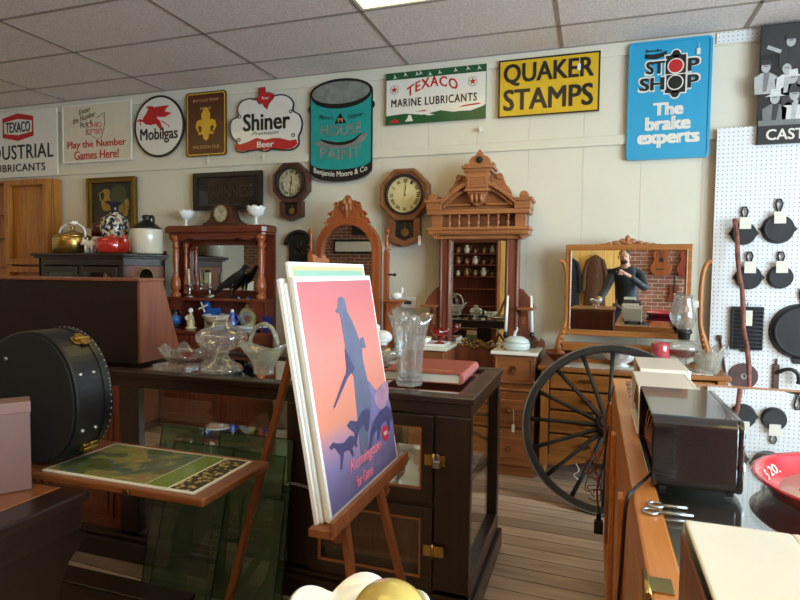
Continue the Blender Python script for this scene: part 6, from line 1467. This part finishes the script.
nk = add((bx-.03, by+.04, 1.54), .058, sh); hd = add((bx-.04, by+.07, 1.62), (.066, .078), nk); h2 = add((bx-.045, by+.075, 1.7), (.076, .09), hd); h3 = add((bx-.045, by+.065, 1.77), (.05, .06), h2)
def arm(shoulder, elbow, wrist, palm, fingers, thumb, s):
    a = add(shoulder, .062, sh); b = add(elbow, .046, a); c = add(wrist, .028, b); p = add(palm, (.036, .016), c)
    for chain in fingers+[thumb]:
        q = p
        for pt in chain: q = add(pt, .0085, q)
# right arm lifts the phone; left arm leans on the near counter
ph = (.055, -.05, 1.44)
arm((bx+.17, by+.03, 1.42), (.39, -.3, 1.2), (.15, -.09, 1.4), (.1, -.06, 1.425),
    [[(.07, -.03, 1.43+dz), (.05, -.012, 1.435+dz), (.03-.006*k, -.006, 1.437+dz)] for k, dz in enumerate((.03, .012, -.006, -.022))], [(.085, -.075, 1.455), (.06, -.06, 1.475), (.035, -.045, 1.48)], 1)
arm((bx-.19, by+.03, 1.42), (-.17, -.3, 1.16), (-.25, -.05, .985), (-.265, .03, .972),
    [[(-.3+.022*k, .075, .968), (-.305+.025*k, .105+.006*(k in (1, 2)), .964), (-.306+.027*k, .125+.01*(k in (1, 2)), .961)] for k in range(4)], [(-.225, .045, .967), (-.205, .07, .962)], -1)
for s in (-1, 1):
    hp = add((bx+s*.1, by, .88), .095, pel); kn = add((bx+s*.11, by+.01, .49), .058, hp); an = add((bx+s*.11, by-.02, .1), .042, kn); toe = add((bx+s*.13, by+.12, .045), (.042, .035), an)
body = skin_mesh('body', V, E_, Rr, skinm, t)
# face
hc = Vector((bx-.045, by+.07, 1.67))
mb = MB()
for s in (-1, 1): mb.ball((hc.x+s*.03, hc.y+.083, hc.z+.005), (.011, .007, .007))
mb.build('eyes', W['black'], body)
mb = MB().ball((hc.x, hc.y+.1, hc.z-.02), (.014, .018, .022)); mb.build('nose', skinm, body)
mb = MB()
for s in (-1, 1): mb.ball((hc.x+s*.08, hc.y, hc.z-.01), (.01, .02, .03))
mb.build('ears', skinm, body)
hair = plain('dark_hair', (34, 26, 22), .7, var=.3, scale=60)
mb = MB().ball((hc.x, hc.y-.03, hc.z+.05), (.08, .088, .058)); mb.build('hair', hair, body)
mb = MB().ball((hc.x, hc.y+.048, hc.z-.08), (.054, .044, .03)); mb.build('beard', plain('beard_brown', (70, 50, 40), .8), body)
MB().ball((hc.x, hc.y+.1, hc.z-.052), (.024, .008, .006)).build('mouth', plain('lip', (150, 88, 80), .5), body)
jm = plain('jacket_black', (30, 33, 42), .6, var=.15, scale=30)
JV = [(bx, by, .8), (bx, by+.01, 1.1), (bx-.01, by+.02, 1.32), (bx-.02, by+.02, 1.46), (bx-.03, by+.035, 1.53), (bx+.18, by+.03, 1.42), (.39, -.3, 1.2), (.165, -.105, 1.392), (bx-.2, by+.03, 1.42), (-.17, -.3, 1.16), (-.247, -.065, .998)]
skin_mesh('jacket', JV, [(0, 1), (1, 2), (2, 3), (3, 4), (3, 5), (5, 6), (6, 7), (3, 8), (8, 9), (9, 10)], [(.185, .135), (.17, .125), (.19, .14), (.12, .09), .075, .08, .063, .045, .08, .063, .045], jm, body)
JT = [(bx, by, 1.04)]; JE = []; JR = [(.18, .13)]
for s in (-1, 1):
    n = len(JT); JT += [(bx+s*.1, by, .86), (bx+s*.11, by+.01, .49), (bx+s*.11, by-.01, .1)]; JE += [(0, n), (n, n+1), (n+1, n+2)]; JR += [.112, .078, .066]
skin_mesh('jeans', JT, JE, JR, plain('denim', (66, 88, 124), .8, var=.2, scale=40), body)
for s in (-1, 1): MB().ball((bx+s*.125, by+.06, .045), (.052, .14, .045)).build('shoe', W['black'], body)
p = thing('phone', 'black phone held up sideways by the reflected man', 'phone', (-.05, -.022, 1.452))
MB().box(-.078, 0, -.038, .078, .009, .038).build('body', W['black'], p, bevel=.004); MB().cyl((.05, .009, 0), (.05, .0105, 0), .012, n=16).build('lens', W['steel'], p)
